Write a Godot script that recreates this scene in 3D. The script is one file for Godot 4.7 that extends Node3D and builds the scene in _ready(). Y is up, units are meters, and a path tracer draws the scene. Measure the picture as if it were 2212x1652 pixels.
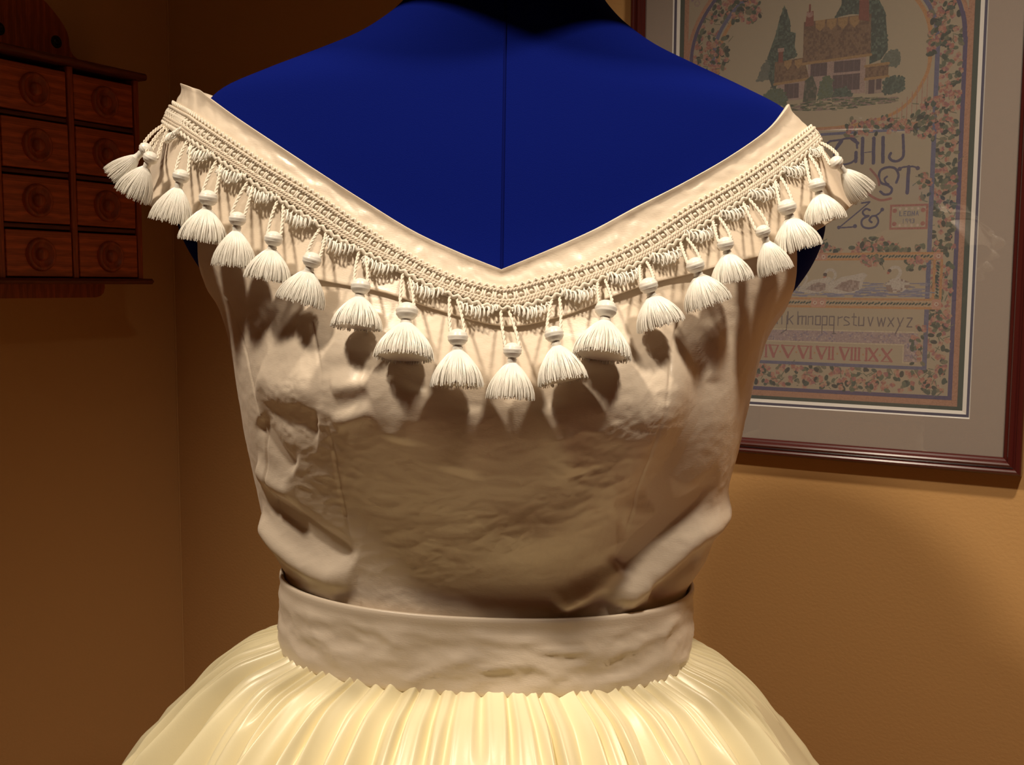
extends Node3D

# ---------------------------------------------------------------- placing
const FOCAL := 2277.0
var cam_basis := Basis(Vector3(0.999986, 0.005201, -0.00049), Vector3(-0.005224, 0.99557, -0.093875), Vector3(0.0, 0.093876, 0.995584))
var cam_pos := Vector3(0, 1.25, 0)
var corner := Vector3(-0.55089, 0, -1.72371)      # where the two walls meet
var along_right := Vector3(0.872157, 0, 0.489227)  # along the right wall, away from the corner
var along_left := Vector3(-0.489227, 0, 0.872157)  # along the left wall, away from the corner
const ROOM := 3.4
const CEIL := 2.44
var rng := RandomNumberGenerator.new()
var M := {}


func _ready() -> void:
	rng.seed = 7
	var cam := Camera3D.new()
	cam.name = "camera"
	cam.transform = Transform3D(cam_basis.orthonormalized(), cam_pos)
	cam.fov = rad_to_deg(2.0 * atan(826.0 / FOCAL))
	cam.near = 0.02
	cam.current = true
	add_child(cam)
	var env := Environment.new()
	env.background_mode = Environment.BG_COLOR
	env.background_color = Color(0, 0, 0)
	env.tonemap_mode = Environment.TONE_MAPPER_LINEAR
	env.tonemap_exposure = 1.0
	env.sdfgi_enabled = true
	env.ssao_enabled = true
	env.ssil_enabled = true
	var we := WorldEnvironment.new()
	we.name = "environment"
	we.environment = env
	add_child(we)
	make_materials()
	downlight(Vector3(0.385, CEIL, -0.18), Color(1.0, 0.93, 0.83), 2.5, 43.0, Vector3(0.46, 1.0, -0.78), "round recessed ceiling downlight above the dress form")
	downlight(Vector3(-0.54, CEIL, -0.12), Color(1.0, 0.93, 0.83), 2.75, 39.0, Vector3(0.10, 1.0, -0.60), "round recessed ceiling downlight nearer the wall with the little drawers")
	build_room()
	build_cabinet()
	build_sampler()
	build_form()
	build_dress()


func downlight(at: Vector3, col: Color, energy: float, cone: float, aim: Vector3, label: String) -> void:
	var root := thing("downlight", label, "ceiling light", Transform3D(Basis(), at), "recessed ceiling downlights")
	var ring := MB.new()
	ring.lathe([Vector2(0.080, 0.0), Vector2(0.083, -0.006), Vector2(0.100, -0.007), Vector2(0.106, -0.003), Vector2(0.106, 0.0)], 40)
	obj("trim_ring", ring.mesh(), M.white_metal, root)
	var lens := MB.new()
	lens.lathe([Vector2(0.0, -0.002), Vector2(0.05, -0.0018), Vector2(0.080, -0.001)], 40)
	obj("lamp_lens", lens.mesh(), M.lamp, root)
	var s := SpotLight3D.new()
	s.name = "lamp_light"
	s.light_color = col
	s.light_energy = energy
	s.light_size = 0.08
	s.spot_range = 8.0
	s.spot_attenuation = 2.0
	s.spot_angle = cone
	s.spot_angle_attenuation = 1.0
	s.shadow_enabled = true
	s.position = Vector3(0, -0.012, 0)
	s.basis = Basis.looking_at(aim - at, Vector3.FORWARD)
	root.add_child(s)


# ---------------------------------------------------------------- helpers
class MB:
	var V := PackedVector3Array()
	var UV := PackedVector2Array()
	var I := PackedInt32Array()

	func vert(p: Vector3, uv := Vector2.ZERO) -> int:
		V.append(p)
		UV.append(uv)
		return V.size() - 1

	func tri(a: int, b: int, c: int) -> void:  # counter-clockwise from outside; written clockwise
		I.append(a); I.append(c); I.append(b)

	func quad(a: int, b: int, c: int, d: int) -> void:
		tri(a, b, c)
		tri(a, c, d)

	func grid(pts: PackedVector3Array, nu: int, nv: int, close_u := false, flip := false, uvs := PackedVector2Array()) -> void:
		var o := V.size()
		V.append_array(pts)
		if uvs.size() == pts.size():
			UV.append_array(uvs)
		else:
			for j in nv:
				for i in nu:
					UV.append(Vector2(float(i) / maxf(1, nu - 1), float(j) / maxf(1, nv - 1)))
		for j in nv - 1:
			for i in (nu if close_u else nu - 1):
				var i2 := (i + 1) % nu
				var a := o + j * nu + i
				var b := o + j * nu + i2
				var c := o + (j + 1) * nu + i2
				var d := o + (j + 1) * nu + i
				if flip:
					quad(a, d, c, b)
				else:
					quad(a, b, c, d)

	func lathe(prof: Array, seg: int, xf := Transform3D()) -> void:  # profile from (r, y), walked so that the outside is on its right
		var pts := PackedVector3Array()
		for p in prof:
			for i in seg:
				var a := TAU * i / seg
				pts.append(xf * Vector3(cos(a) * p.x, p.y, sin(a) * p.x))
		grid(pts, seg, prof.size(), true, true)

	func tube(path: PackedVector3Array, radius: float, sides := 6, closed := false, taper := 1.0) -> void:
		var n := path.size()
		var pts := PackedVector3Array()
		var t0 := (path[1] - path[0]).normalized()
		var side := t0.cross(Vector3(0.31, 0.87, 0.38)).normalized()
		for k in n:
			var a := path[(k - 1 + n) % n] if closed else path[maxi(0, k - 1)]
			var b := path[(k + 1) % n] if closed else path[mini(n - 1, k + 1)]
			var t := (b - a).normalized()
			side = (side - t * side.dot(t)).normalized()
			var up := t.cross(side)
			var r := radius * lerpf(1.0, taper, float(k) / maxf(1, n - 1))
			for i in sides:
				var an := TAU * i / sides
				pts.append(path[k] + side * cos(an) * r + up * sin(an) * r)
		if closed:
			for i in sides:
				pts.append(pts[i])
		grid(pts, sides, n + (1 if closed else 0), true, true)
		if not closed:
			var o := V.size() - pts.size()
			var c0 := vert(path[0])
			var c1 := vert(path[n - 1])
			for i in sides:
				tri(c0, o + i, o + (i + 1) % sides)
				tri(c1, o + (n - 1) * sides + (i + 1) % sides, o + (n - 1) * sides + i)

	func out_poly(ids: Array, center: Vector3) -> void:
		var a := V[ids[0]]
		var n := (V[ids[1]] - a).cross(V[ids[2]] - a)
		if n.dot(a + V[ids[1]] + V[ids[2]] - center * 3.0) < 0:
			ids.reverse()
		for k in range(1, ids.size() - 1):
			tri(ids[0], ids[k], ids[k + 1])

	func box(lo: Vector3, hi: Vector3, bevel := 0.001, xf := Transform3D()) -> void:
		var c := (lo + hi) / 2.0
		var h := (hi - lo) / 2.0
		var id := {}
		for oct in 8:
			var s := Vector3(1 if oct & 1 else -1, 1 if oct & 2 else -1, 1 if oct & 4 else -1)
			for k in 3:
				var p := Vector3()
				for m in 3:
					p[m] = c[m] + s[m] * (h[m] if m == k else h[m] - bevel)
				id[oct * 3 + k] = vert(xf * p, Vector2(p.x, p.y))
		var cc := xf * c
		for k in 3:
			var m := (k + 1) % 3
			var l := (k + 2) % 3
			for s in 2:
				var f := []
				for q in [[0, 0], [1, 0], [1, 1], [0, 1]]:
					f.append(id[((s << k) | (q[0] << m) | (q[1] << l)) * 3 + k])
				out_poly(f, cc)
			for sk in 2:
				for sm in 2:
					var base := (sk << k) | (sm << m)
					out_poly([id[base * 3 + k], id[(base | (1 << l)) * 3 + k], id[(base | (1 << l)) * 3 + m], id[base * 3 + m]], cc)
		for oct in 8:
			out_poly([id[oct * 3], id[oct * 3 + 1], id[oct * 3 + 2]], cc)

	func prism(poly: PackedVector2Array, z0: float, z1: float) -> void:  # an outline in x, y given thickness; edges hard
		var t := Geometry2D.triangulate_polygon(poly)
		var n := poly.size()
		var o := V.size()
		for z in [z0, z1]:
			for p in poly:
				vert(Vector3(p.x, p.y, z), p)
		var mid := Vector3()
		for k in range(0, t.size(), 3):
			var a := V[o + n + t[k]]
			var nn := (V[o + n + t[k + 1]] - a).cross(V[o + n + t[k + 2]] - a)
			var f := nn.z > 0
			tri(o + n + t[k], o + n + (t[k + 1] if f else t[k + 2]), o + n + (t[k + 2] if f else t[k + 1]))
			tri(o + t[k], o + (t[k + 2] if f else t[k + 1]), o + (t[k + 1] if f else t[k + 2]))
		var cw := Geometry2D.is_polygon_clockwise(poly)
		for i in n:
			var j := (i + 1) % n
			var ids := []
			for q in [[poly[i], z0], [poly[j], z0], [poly[j], z1], [poly[i], z1]]:
				ids.append(vert(Vector3(q[0].x, q[0].y, q[1]), q[0]))
			if cw:
				quad(ids[3], ids[2], ids[1], ids[0])
			else:
				quad(ids[0], ids[1], ids[2], ids[3])

	func mesh() -> ArrayMesh:
		var N := PackedVector3Array()
		N.resize(V.size())
		for k in range(0, I.size(), 3):
			var a := V[I[k]]
			var n := (V[I[k + 2]] - a).cross(V[I[k + 1]] - a)
			N[I[k]] += n
			N[I[k + 1]] += n
			N[I[k + 2]] += n
		for k in N.size():
			N[k] = N[k].normalized() if N[k].length_squared() > 0.0 else Vector3.UP
		var arr := []
		arr.resize(Mesh.ARRAY_MAX)
		arr[Mesh.ARRAY_VERTEX] = V
		arr[Mesh.ARRAY_NORMAL] = N
		arr[Mesh.ARRAY_TEX_UV] = UV
		arr[Mesh.ARRAY_INDEX] = I
		var am := ArrayMesh.new()
		am.add_surface_from_arrays(Mesh.PRIMITIVE_TRIANGLES, arr)
		return am


func obj(called: String, m: Mesh, mat: Material, parent: Node = self) -> MeshInstance3D:
	var o := MeshInstance3D.new()
	o.name = numbered(called, parent)
	o.mesh = m
	o.material_override = null
	for s in m.get_surface_count():
		o.set_surface_override_material(s, mat)
	parent.add_child(o, true)
	return o


func numbered(called: String, parent: Node) -> String:
	if not parent.has_node(NodePath(called)):
		return called
	var k: int = parent.get_meta("count_" + called, 0) + 1
	parent.set_meta("count_" + called, k)
	return "%s_%03d" % [called, k]


func thing(called: String, label: String, category: String, xf: Transform3D, group := "") -> Node3D:
	var o := Node3D.new()
	o.name = numbered(called, self)
	o.transform = xf
	o.set_meta("label", label)
	o.set_meta("category", category)
	if group:
		o.set_meta("group", group)
	add_child(o)
	return o


func struct(called: String, m: Mesh, mat: Material, label: String) -> MeshInstance3D:
	var o := obj(called, m, mat)
	o.set_meta("kind", "structure")
	o.set_meta("label", label)
	return o


func lin(r: float, g: float, b: float) -> Color:
	return Color(r, g, b).linear_to_srgb()


func mat(c: Color, rough: float, spec := 0.5) -> StandardMaterial3D:
	var m := StandardMaterial3D.new()
	m.albedo_color = c
	m.roughness = rough
	m.metallic_specular = spec
	return m


func noise_tex(freq: float, sd: int, size := 512, kind := FastNoiseLite.TYPE_SIMPLEX_SMOOTH, oct := 3) -> NoiseTexture2D:
	var n := FastNoiseLite.new()
	n.noise_type = kind
	n.frequency = freq
	n.seed = sd
	n.fractal_octaves = oct
	var t := NoiseTexture2D.new()
	t.width = size
	t.height = size
	t.seamless = true
	t.noise = n
	return t


func bump(m: StandardMaterial3D, t: Texture2D, height_cm: float, scale: Vector3, world := false) -> StandardMaterial3D:
	m.uv1_triplanar = true
	m.uv1_world_triplanar = world
	m.uv1_scale = scale
	m.heightmap_enabled = true
	m.heightmap_texture = t
	m.heightmap_scale = height_cm
	return m


func wood_tex(sd: int, upright: bool) -> ImageTexture:
	var n := FastNoiseLite.new()
	n.seed = sd
	n.frequency = 0.01
	var n2 := FastNoiseLite.new()
	n2.seed = sd + 5
	n2.frequency = 0.03
	var im := Image.create(256, 256, false, Image.FORMAT_RGB8)
	for y in 256:
		for x in 256:
			var a := float(x if upright else y)
			var l := float(y if upright else x)
			var fold := minf(l, 256.0 - l)
			var warp := n.get_noise_2d(fold * 0.9, a * 0.6) * 22.0
			var ring := 0.5 + 0.5 * sin((a + warp) * 0.22)
			var fine := n2.get_noise_2d(fold * 0.35, a * 5.0)
			var v := 0.80 + 0.13 * pow(ring, 1.5) + 0.15 * fine
			im.set_pixel(x, y, Color(clampf(v, 0, 1), clampf(v * 0.97, 0, 1), clampf(v * 0.93, 0, 1)))
	return ImageTexture.create_from_image(im)


func make_materials() -> void:
	M.wall = bump(mat(lin(0.58, 0.335, 0.13), 0.75, 0.3), noise_tex(0.05, 3, 512), 0.02, Vector3.ONE * 7.0, true)
	M.ceiling = mat(lin(0.75, 0.7, 0.6), 0.9)
	M.floor = mat(lin(0.66, 0.35, 0.33), 0.95)
	bump(M.floor, noise_tex(0.2, 21, 256), 0.3, Vector3.ONE * 6.0)
	M.white_metal = mat(lin(0.8, 0.8, 0.78), 0.4)
	M.lamp = mat(Color(1, 0.95, 0.85), 0.5)
	M.lamp.emission_enabled = true
	M.lamp.emission = Color(1.0, 0.9, 0.72)
	M.lamp.emission_energy_multiplier = 4.0
	M.pine = mat(lin(0.66, 0.155, 0.05), 0.42)
	M.pine.albedo_texture = wood_tex(31, false)
	M.pine.uv1_triplanar = true
	M.pine.uv1_scale = Vector3(5, 9, 9)
	M.pine_up = mat(lin(0.50, 0.115, 0.04), 0.45)
	M.pine_up.albedo_texture = wood_tex(47, true)
	M.pine_up.uv1_triplanar = true
	M.pine_up.uv1_scale = Vector3(9, 5, 9)
	M.pine_dark = mat(lin(0.20, 0.05, 0.018), 0.5)
	M.pine_dark.albedo_texture = M.pine.albedo_texture
	M.pine_dark.uv1_triplanar = true
	M.pine_dark.uv1_scale = Vector3(5, 9, 9)
	M.iron = mat(lin(0.03, 0.03, 0.035), 0.35)
	M.iron.metallic = 0.7
	M.mahogany = mat(lin(0.075, 0.012, 0.010), 0.22)
	M.mahogany.clearcoat_enabled = true
	M.mahogany.clearcoat = 0.4
	M.mahogany.clearcoat_roughness = 0.15
	M.mat_board = bump(mat(lin(0.285, 0.225, 0.185), 0.95, 0.2), noise_tex(0.2, 9, 256), 0.01, Vector3.ONE * 20.0)
	M.mat_core = mat(lin(0.75, 0.72, 0.68), 0.8)
	M.mat_navy = mat(lin(0.028, 0.024, 0.075), 0.9, 0.2)
	M.mat_green = mat(lin(0.016, 0.032, 0.022), 0.9, 0.2)
	M.glass = mat(Color(1, 1, 1, 0.04), 0.02)
	M.glass.transparency = BaseMaterial3D.TRANSPARENCY_ALPHA
	M.jersey = bump(mat(lin(0.002, 0.0075, 0.135), 0.9, 0.15), noise_tex(0.25, 12, 256), 0.02, Vector3.ONE * 22.0)
	M.jersey.rim_enabled = true
	M.jersey.rim = 0.1
	M.jersey.rim_tint = 0.9
	M.seam_blue = mat(lin(0.003, 0.006, 0.09), 0.95, 0.1)
	M.satin = bump(mat(lin(0.80, 0.68, 0.545), 0.34, 0.5), noise_tex(0.05, 77, 512, FastNoiseLite.TYPE_SIMPLEX_SMOOTH, 3), 0.006, Vector3(12, 40, 12))
	M.satin.rim_enabled = true
	M.satin.rim = 0.3
	M.satin.rim_tint = 0.6
	M.skirt = bump(mat(lin(0.86, 0.765, 0.50), 0.34, 0.5), noise_tex(0.05, 78, 512), 0.003, Vector3(20, 20, 20))
	M.skirt.rim_enabled = true
	M.skirt.rim = 0.3
	M.skirt.rim_tint = 0.6
	M.thread = mat(lin(0.92, 0.88, 0.80), 0.3, 0.5)
	M.thread.rim_enabled = true
	M.thread.rim = 0.3
	M.braid = mat(lin(0.72, 0.62, 0.50), 0.5, 0.5)
	M.cord = mat(lin(0.84, 0.76, 0.64), 0.45, 0.5)
	M.chrome = mat(lin(0.5, 0.5, 0.5), 0.25)
	M.chrome.metallic = 0.9


# ---------------------------------------------------------------- the room
func room_xf() -> Transform3D:  # x along the right wall, y up, z along the left wall, from the corner
	return Transform3D(Basis(along_right, Vector3.UP, along_left), corner)


func slab(lo: Vector3, hi: Vector3) -> Mesh:
	var b := MB.new()
	b.box(lo, hi, 0.001, room_xf())
	return b.mesh()


func build_room() -> void:
	var t := 0.12
	struct("wall_left", slab(Vector3(-t, 0, -t), Vector3(0, CEIL, ROOM + t)), M.wall, "golden tan painted wall behind the little drawer cabinet")
	struct("wall_right", slab(Vector3(0, 0, -t), Vector3(ROOM + t, CEIL, 0)), M.wall, "golden tan painted wall behind the framed sampler")
	struct("wall_back", slab(Vector3(0, 0, ROOM), Vector3(ROOM, CEIL, ROOM + t)), M.wall, "golden tan wall behind the camera")
	struct("wall_front", slab(Vector3(ROOM, 0, 0), Vector3(ROOM + t, CEIL, ROOM + t)), M.wall, "golden tan wall out of view on the right")
	struct("floor", slab(Vector3(-t, -t, -t), Vector3(ROOM + t, 0, ROOM + t)), M.floor, "pinkish beige carpet floor under the dress form")
	struct("ceiling", slab(Vector3(-t, CEIL, -t), Vector3(ROOM + t, CEIL + t, ROOM + t)), M.ceiling, "pale ceiling above the dress form")
	var b := MB.new()
	b.tube(PackedVector3Array([room_xf() * Vector3(0.0006, 0.0, 0.0006), room_xf() * Vector3(0.0006, 1.2, 0.0006), room_xf() * Vector3(0.0006, CEIL, 0.0006)]), 0.0016, 8)
	struct("trim_1", b.mesh(), M.wall, "thin bead of paint down the corner where the walls meet")


# ---------------------------------------------------------------- the little chest of drawers on the left wall
func build_cabinet() -> void:
	# own axes: x to the right along the wall, y up, z out from the wall
	var mid := 0.262
	var root := thing("spice_cabinet", "small reddish pine wall cabinet of eight drawers with an arched scrolled back board", "cabinet",
		Transform3D(Basis(-along_left, Vector3.UP, along_right), corner + along_left * mid + Vector3(0, 1.2255, 0) + along_right * 0.0005))
	var y0 := 1.2255
	# back board with its arch and scrolls
	var half: Array = [[0.0, 1.648], [0.015, 1.6455], [0.030, 1.637], [0.041, 1.628], [0.050, 1.620], [0.058, 1.611], [0.0635, 1.602], [0.0655, 1.594], [0.0658, 1.585], [0.068, 1.577], [0.073, 1.5715], [0.080, 1.5685], [0.088, 1.5685], [0.096, 1.5690], [0.102, 1.5655], [0.107, 1.5590], [0.109, 1.549], [0.1145, 1.545], [0.1145, 1.262], [0.1145, 1.240], [0.112, 1.232], [0.106, 1.2275], [0.098, 1.2255]]
	var poly := PackedVector2Array()
	for p in half:
		poly.append(Vector2(p[0], p[1] - y0))
	for k in range(half.size() - 1, 0, -1):
		poly.append(Vector2(-half[k][0], half[k][1] - y0))
	var b := MB.new()
	b.prism(poly, 0.0, 0.012)
	obj("back_board", b.mesh(), M.pine_up, root)
	var dz := 0.095
	for s in [-1.0, 1.0]:
		b = MB.new()
		b.box(Vector3(minf(s * 0.1065, s * 0.1155), 1.253 - y0, 0.012), Vector3(maxf(s * 0.1065, s * 0.1155), 1.537 - y0, dz), 0.0012)
		obj("side_panel", b.mesh(), M.pine_up, root)
	b = MB.new()
	b.box(Vector3(-0.0046, 1.2535 - y0, 0.012), Vector3(0.0046, 1.537 - y0, dz), 0.0012)
	obj("divider", b.mesh(), M.pine_up, root)
	b = MB.new()
	b.box(Vector3(-0.1245, 1.537 - y0, 0.0), Vector3(0.1245, 1.5465 - y0, dz + 0.010), 0.0025)
	obj("top_board", b.mesh(), M.pine_dark, root)
	b = MB.new()
	b.box(Vector3(-0.127, 1.2455 - y0, 0.012), Vector3(0.127, 1.2535 - y0, dz + 0.012), 0.0036)
	obj("bottom_board", b.mesh(), M.pine_dark, root)
	var rows := [[1.468, 1.5305], [1.395, 1.4605], [1.325, 1.3875], [1.2545, 1.3175]]
	for r in 3:
		for s in [-1.0, 1.0]:
			b = MB.new()
			b.box(Vector3(minf(s * 0.0046, s * 0.1065), rows[r + 1][1] + 0.0008 - y0, 0.02), Vector3(maxf(s * 0.0046, s * 0.1065), rows[r][0] - 0.0008 - y0, dz - 0.004), 0.001)
			obj("rail", b.mesh(), M.pine_dark, root)
	var knob := MB.new()
	var prof := []
	for p in [[0.0, 0.0098], [0.0035, 0.0096], [0.0062, 0.0088], [0.0082, 0.0066], [0.0086, 0.0045], [0.0090, 0.0018], [0.0098, 0.0010], [0.0125, 0.0012], [0.0150, 0.0024], [0.0168, 0.0044], [0.0180, 0.0052], [0.0200, 0.0050], [0.0214, 0.0036], [0.0220, 0.0012], [0.0222, -0.001]]:
		prof.append(Vector2(p[0], p[1]))
	knob.lathe(prof, 40, Transform3D(Basis(Vector3.RIGHT, PI / 2), Vector3.ZERO))
	var km := knob.mesh()
	for r in 4:
		for s in [-1.0, 1.0]:
			var lo := Vector3(0.0058 if s > 0 else -0.1053, rows[r][0] + 0.0006 - y0, 0.02)
			var hi := Vector3(0.1053 if s > 0 else -0.0058, rows[r][1] - 0.0018 - y0, dz - 0.0015 + (0.0015 if (r + int(s)) % 2 == 0 else 0.0))
			b = MB.new()
			var tilt := Transform3D(Basis(Vector3.BACK, rng.randf_range(-0.006, 0.006)), Vector3.ZERO)
			b.box(lo - (lo + hi) / 2.0, hi - (lo + hi) / 2.0, 0.0014, tilt)
			var d := obj("drawer", b.mesh(), M.pine, root)
			d.position = (lo + hi) / 2.0
			var k := obj("knob", km, M.pine_up, d)
			k.position = Vector3(rng.randf_range(-0.0015, 0.0015), -0.001, (hi.z - lo.z) / 2.0)
	for s in [-1.0, 1.0]:
		b = MB.new()
		b.lathe([Vector2(0.0, 0.0032), Vector2(0.003, 0.0029), Vector2(0.0046, 0.0018), Vector2(0.005, 0.001), Vector2(0.0078, 0.0012), Vector2(0.0088, 0.0004), Vector2(0.009, -0.001)], 28, Transform3D(Basis(Vector3.RIGHT, PI / 2), Vector3(s * 0.0445, 1.586 - y0, 0.012)))
		obj("hanging_screw", b.mesh(), M.iron, root).set_meta("label", "dark metal hanging screw with washer")


# ---------------------------------------------------------------- the framed sampler on the right wall
# millimetres from a point low on the wall; x to the right, y up
var pic: Image
const PX := 3.0
const PX0 := 62.0
const PY1 := 642.0


func px(p: Vector2) -> Vector2:
	return Vector2((p.x - PX0) * PX, (PY1 - p.y) * PX)


func dab(c: Vector2, r: float, col: Color, squash := 1.0, turn := 0.0) -> void:
	var q := px(c)
	var rr := r * PX
	var cs := cos(turn)
	var sn := sin(turn)
	for y in range(maxi(0, int(q.y - rr)), mini(pic.get_height() - 1, int(q.y + rr)) + 1):
		for x in range(maxi(0, int(q.x - rr)), mini(pic.get_width() - 1, int(q.x + rr)) + 1):
			var dx := x - q.x
			var dy := y - q.y
			var a := dx * cs + dy * sn
			var b := (dy * cs - dx * sn) / squash
			if a * a + b * b <= rr * rr:
				pic.set_pixel(x, y, tone(col, x, y))


func tone(c: Color, x: int, y: int) -> Color:  # one stitch of thread, a little lighter or darker than the next
	var h := hash(Vector2i(x / 3, y / 3)) % 1000 / 1000.0
	return c.lerp(Color.WHITE, 0.05 * h) if h > 0.5 else c.darkened(0.10 * (0.5 - h) * 2.0)


func stroke(pts: Array, w: float, col: Color) -> void:
	for k in pts.size() - 1:
		var a: Vector2 = pts[k]
		var b: Vector2 = pts[k + 1]
		var n := maxi(1, int(a.distance_to(b) * PX / 1.2))
		for i in n + 1:
			dab(a.lerp(b, float(i) / n), w / 2.0, col)


func curve(pts: Array, w: float, col: Color) -> void:
	var out := []
	for k in pts.size() - 1:
		for i in 8:
			out.append(cr(pts[maxi(0, k - 1)], pts[k], pts[k + 1], pts[mini(pts.size() - 1, k + 2)], i / 8.0))
	out.append(pts[-1])
	stroke(out, w, col)


func cr(a, b, c, d, t: float):
	return 0.5 * (2.0 * b + (c - a) * t + (2.0 * a - 5.0 * b + 4.0 * c - d) * t * t + (3.0 * b - a - 3.0 * c + d) * t * t * t)


func fill(pts: Array, col: Color, mottled := 0.0, other := Color.BLACK) -> void:
	var poly := PackedVector2Array()
	var lo := Vector2(1e6, 1e6)
	var hi := -lo
	for p in pts:
		var q := px(p)
		poly.append(q)
		lo = lo.min(q)
		hi = hi.max(q)
	for y in range(maxi(0, int(lo.y)), mini(pic.get_height() - 1, int(hi.y)) + 1):
		for x in range(maxi(0, int(lo.x)), mini(pic.get_width() - 1, int(hi.x)) + 1):
			if Geometry2D.is_point_in_polygon(Vector2(x, y), poly):
				var c := col
				if mottled > 0.0 and (hash(Vector2i(x / 6, y / 9)) % 100) / 100.0 < mottled:
					c = other
				pic.set_pixel(x, y, tone(c, x, y))


func foliage(pts: Array, col: Color, other: Color, many: int) -> void:
	fill(pts, col, 0.3, other)
	var poly := PackedVector2Array(pts)
	var box := Rect2(pts[0], Vector2.ZERO)
	for p in pts:
		box = box.expand(p)
	for k in many:
		var p := box.position + Vector2(rng.randf(), rng.randf()) * box.size
		if Geometry2D.is_point_in_polygon(p, poly):
			dab(p + Vector2(rng.randf_range(-1.6, 1.6), rng.randf_range(-1.6, 1.6)), rng.randf_range(0.8, 1.9), col.lerp(other, rng.randf()), 0.8, rng.randf() * PI)


func bar(x0: float, y0: float, x1: float, y1: float, col: Color) -> void:
	fill([Vector2(x0, y0), Vector2(x1, y0), Vector2(x1, y1), Vector2(x0, y1)], col)


func v2(flat: Array) -> Array:
	var out := []
	for k in range(0, flat.size(), 2):
		out.append(Vector2(flat[k], flat[k + 1]))
	return out


func vine(inside: Callable, x0: float, y0: float, x1: float, y1: float, many: int) -> void:
	var leaf := [lin(0.030, 0.050, 0.035), lin(0.018, 0.026, 0.024), lin(0.10, 0.12, 0.075), lin(0.15, 0.14, 0.09), lin(0.045, 0.07, 0.055)]
	var petal := [lin(0.36, 0.13, 0.10), lin(0.42, 0.20, 0.15), lin(0.30, 0.11, 0.12), lin(0.40, 0.24, 0.16)]
	for k in many:
		var p := Vector2(rng.randf_range(x0, x1), rng.randf_range(y0, y1))
		if not inside.call(p):
			continue
		match k % 5:
			0, 1:
				dab(p, rng.randf_range(2.6, 3.9), leaf[rng.randi() % 5], 0.62, rng.randf() * PI)
			2:
				stroke([p, p + Vector2(rng.randf_range(-7, 7), rng.randf_range(-7, 7))], 0.9, leaf[2 + rng.randi() % 2])
			_:
				for j in 4:
					dab(p + Vector2.from_angle(j * 1.57 + k) * 1.5, rng.randf_range(1.1, 1.8), petal[rng.randi() % 4])


func glyph(flat_strokes: Array, x: float, y: float, w: float, h: float, thick: float, col: Color) -> void:
	for s in flat_strokes:
		var pts := v2(s)
		for k in pts.size():
			pts[k] = Vector2(x + pts[k].x * w, y + pts[k].y * h)
		if pts.size() > 3:
			curve(pts, thick, col)
		else:
			stroke(pts, thick, col)


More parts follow.
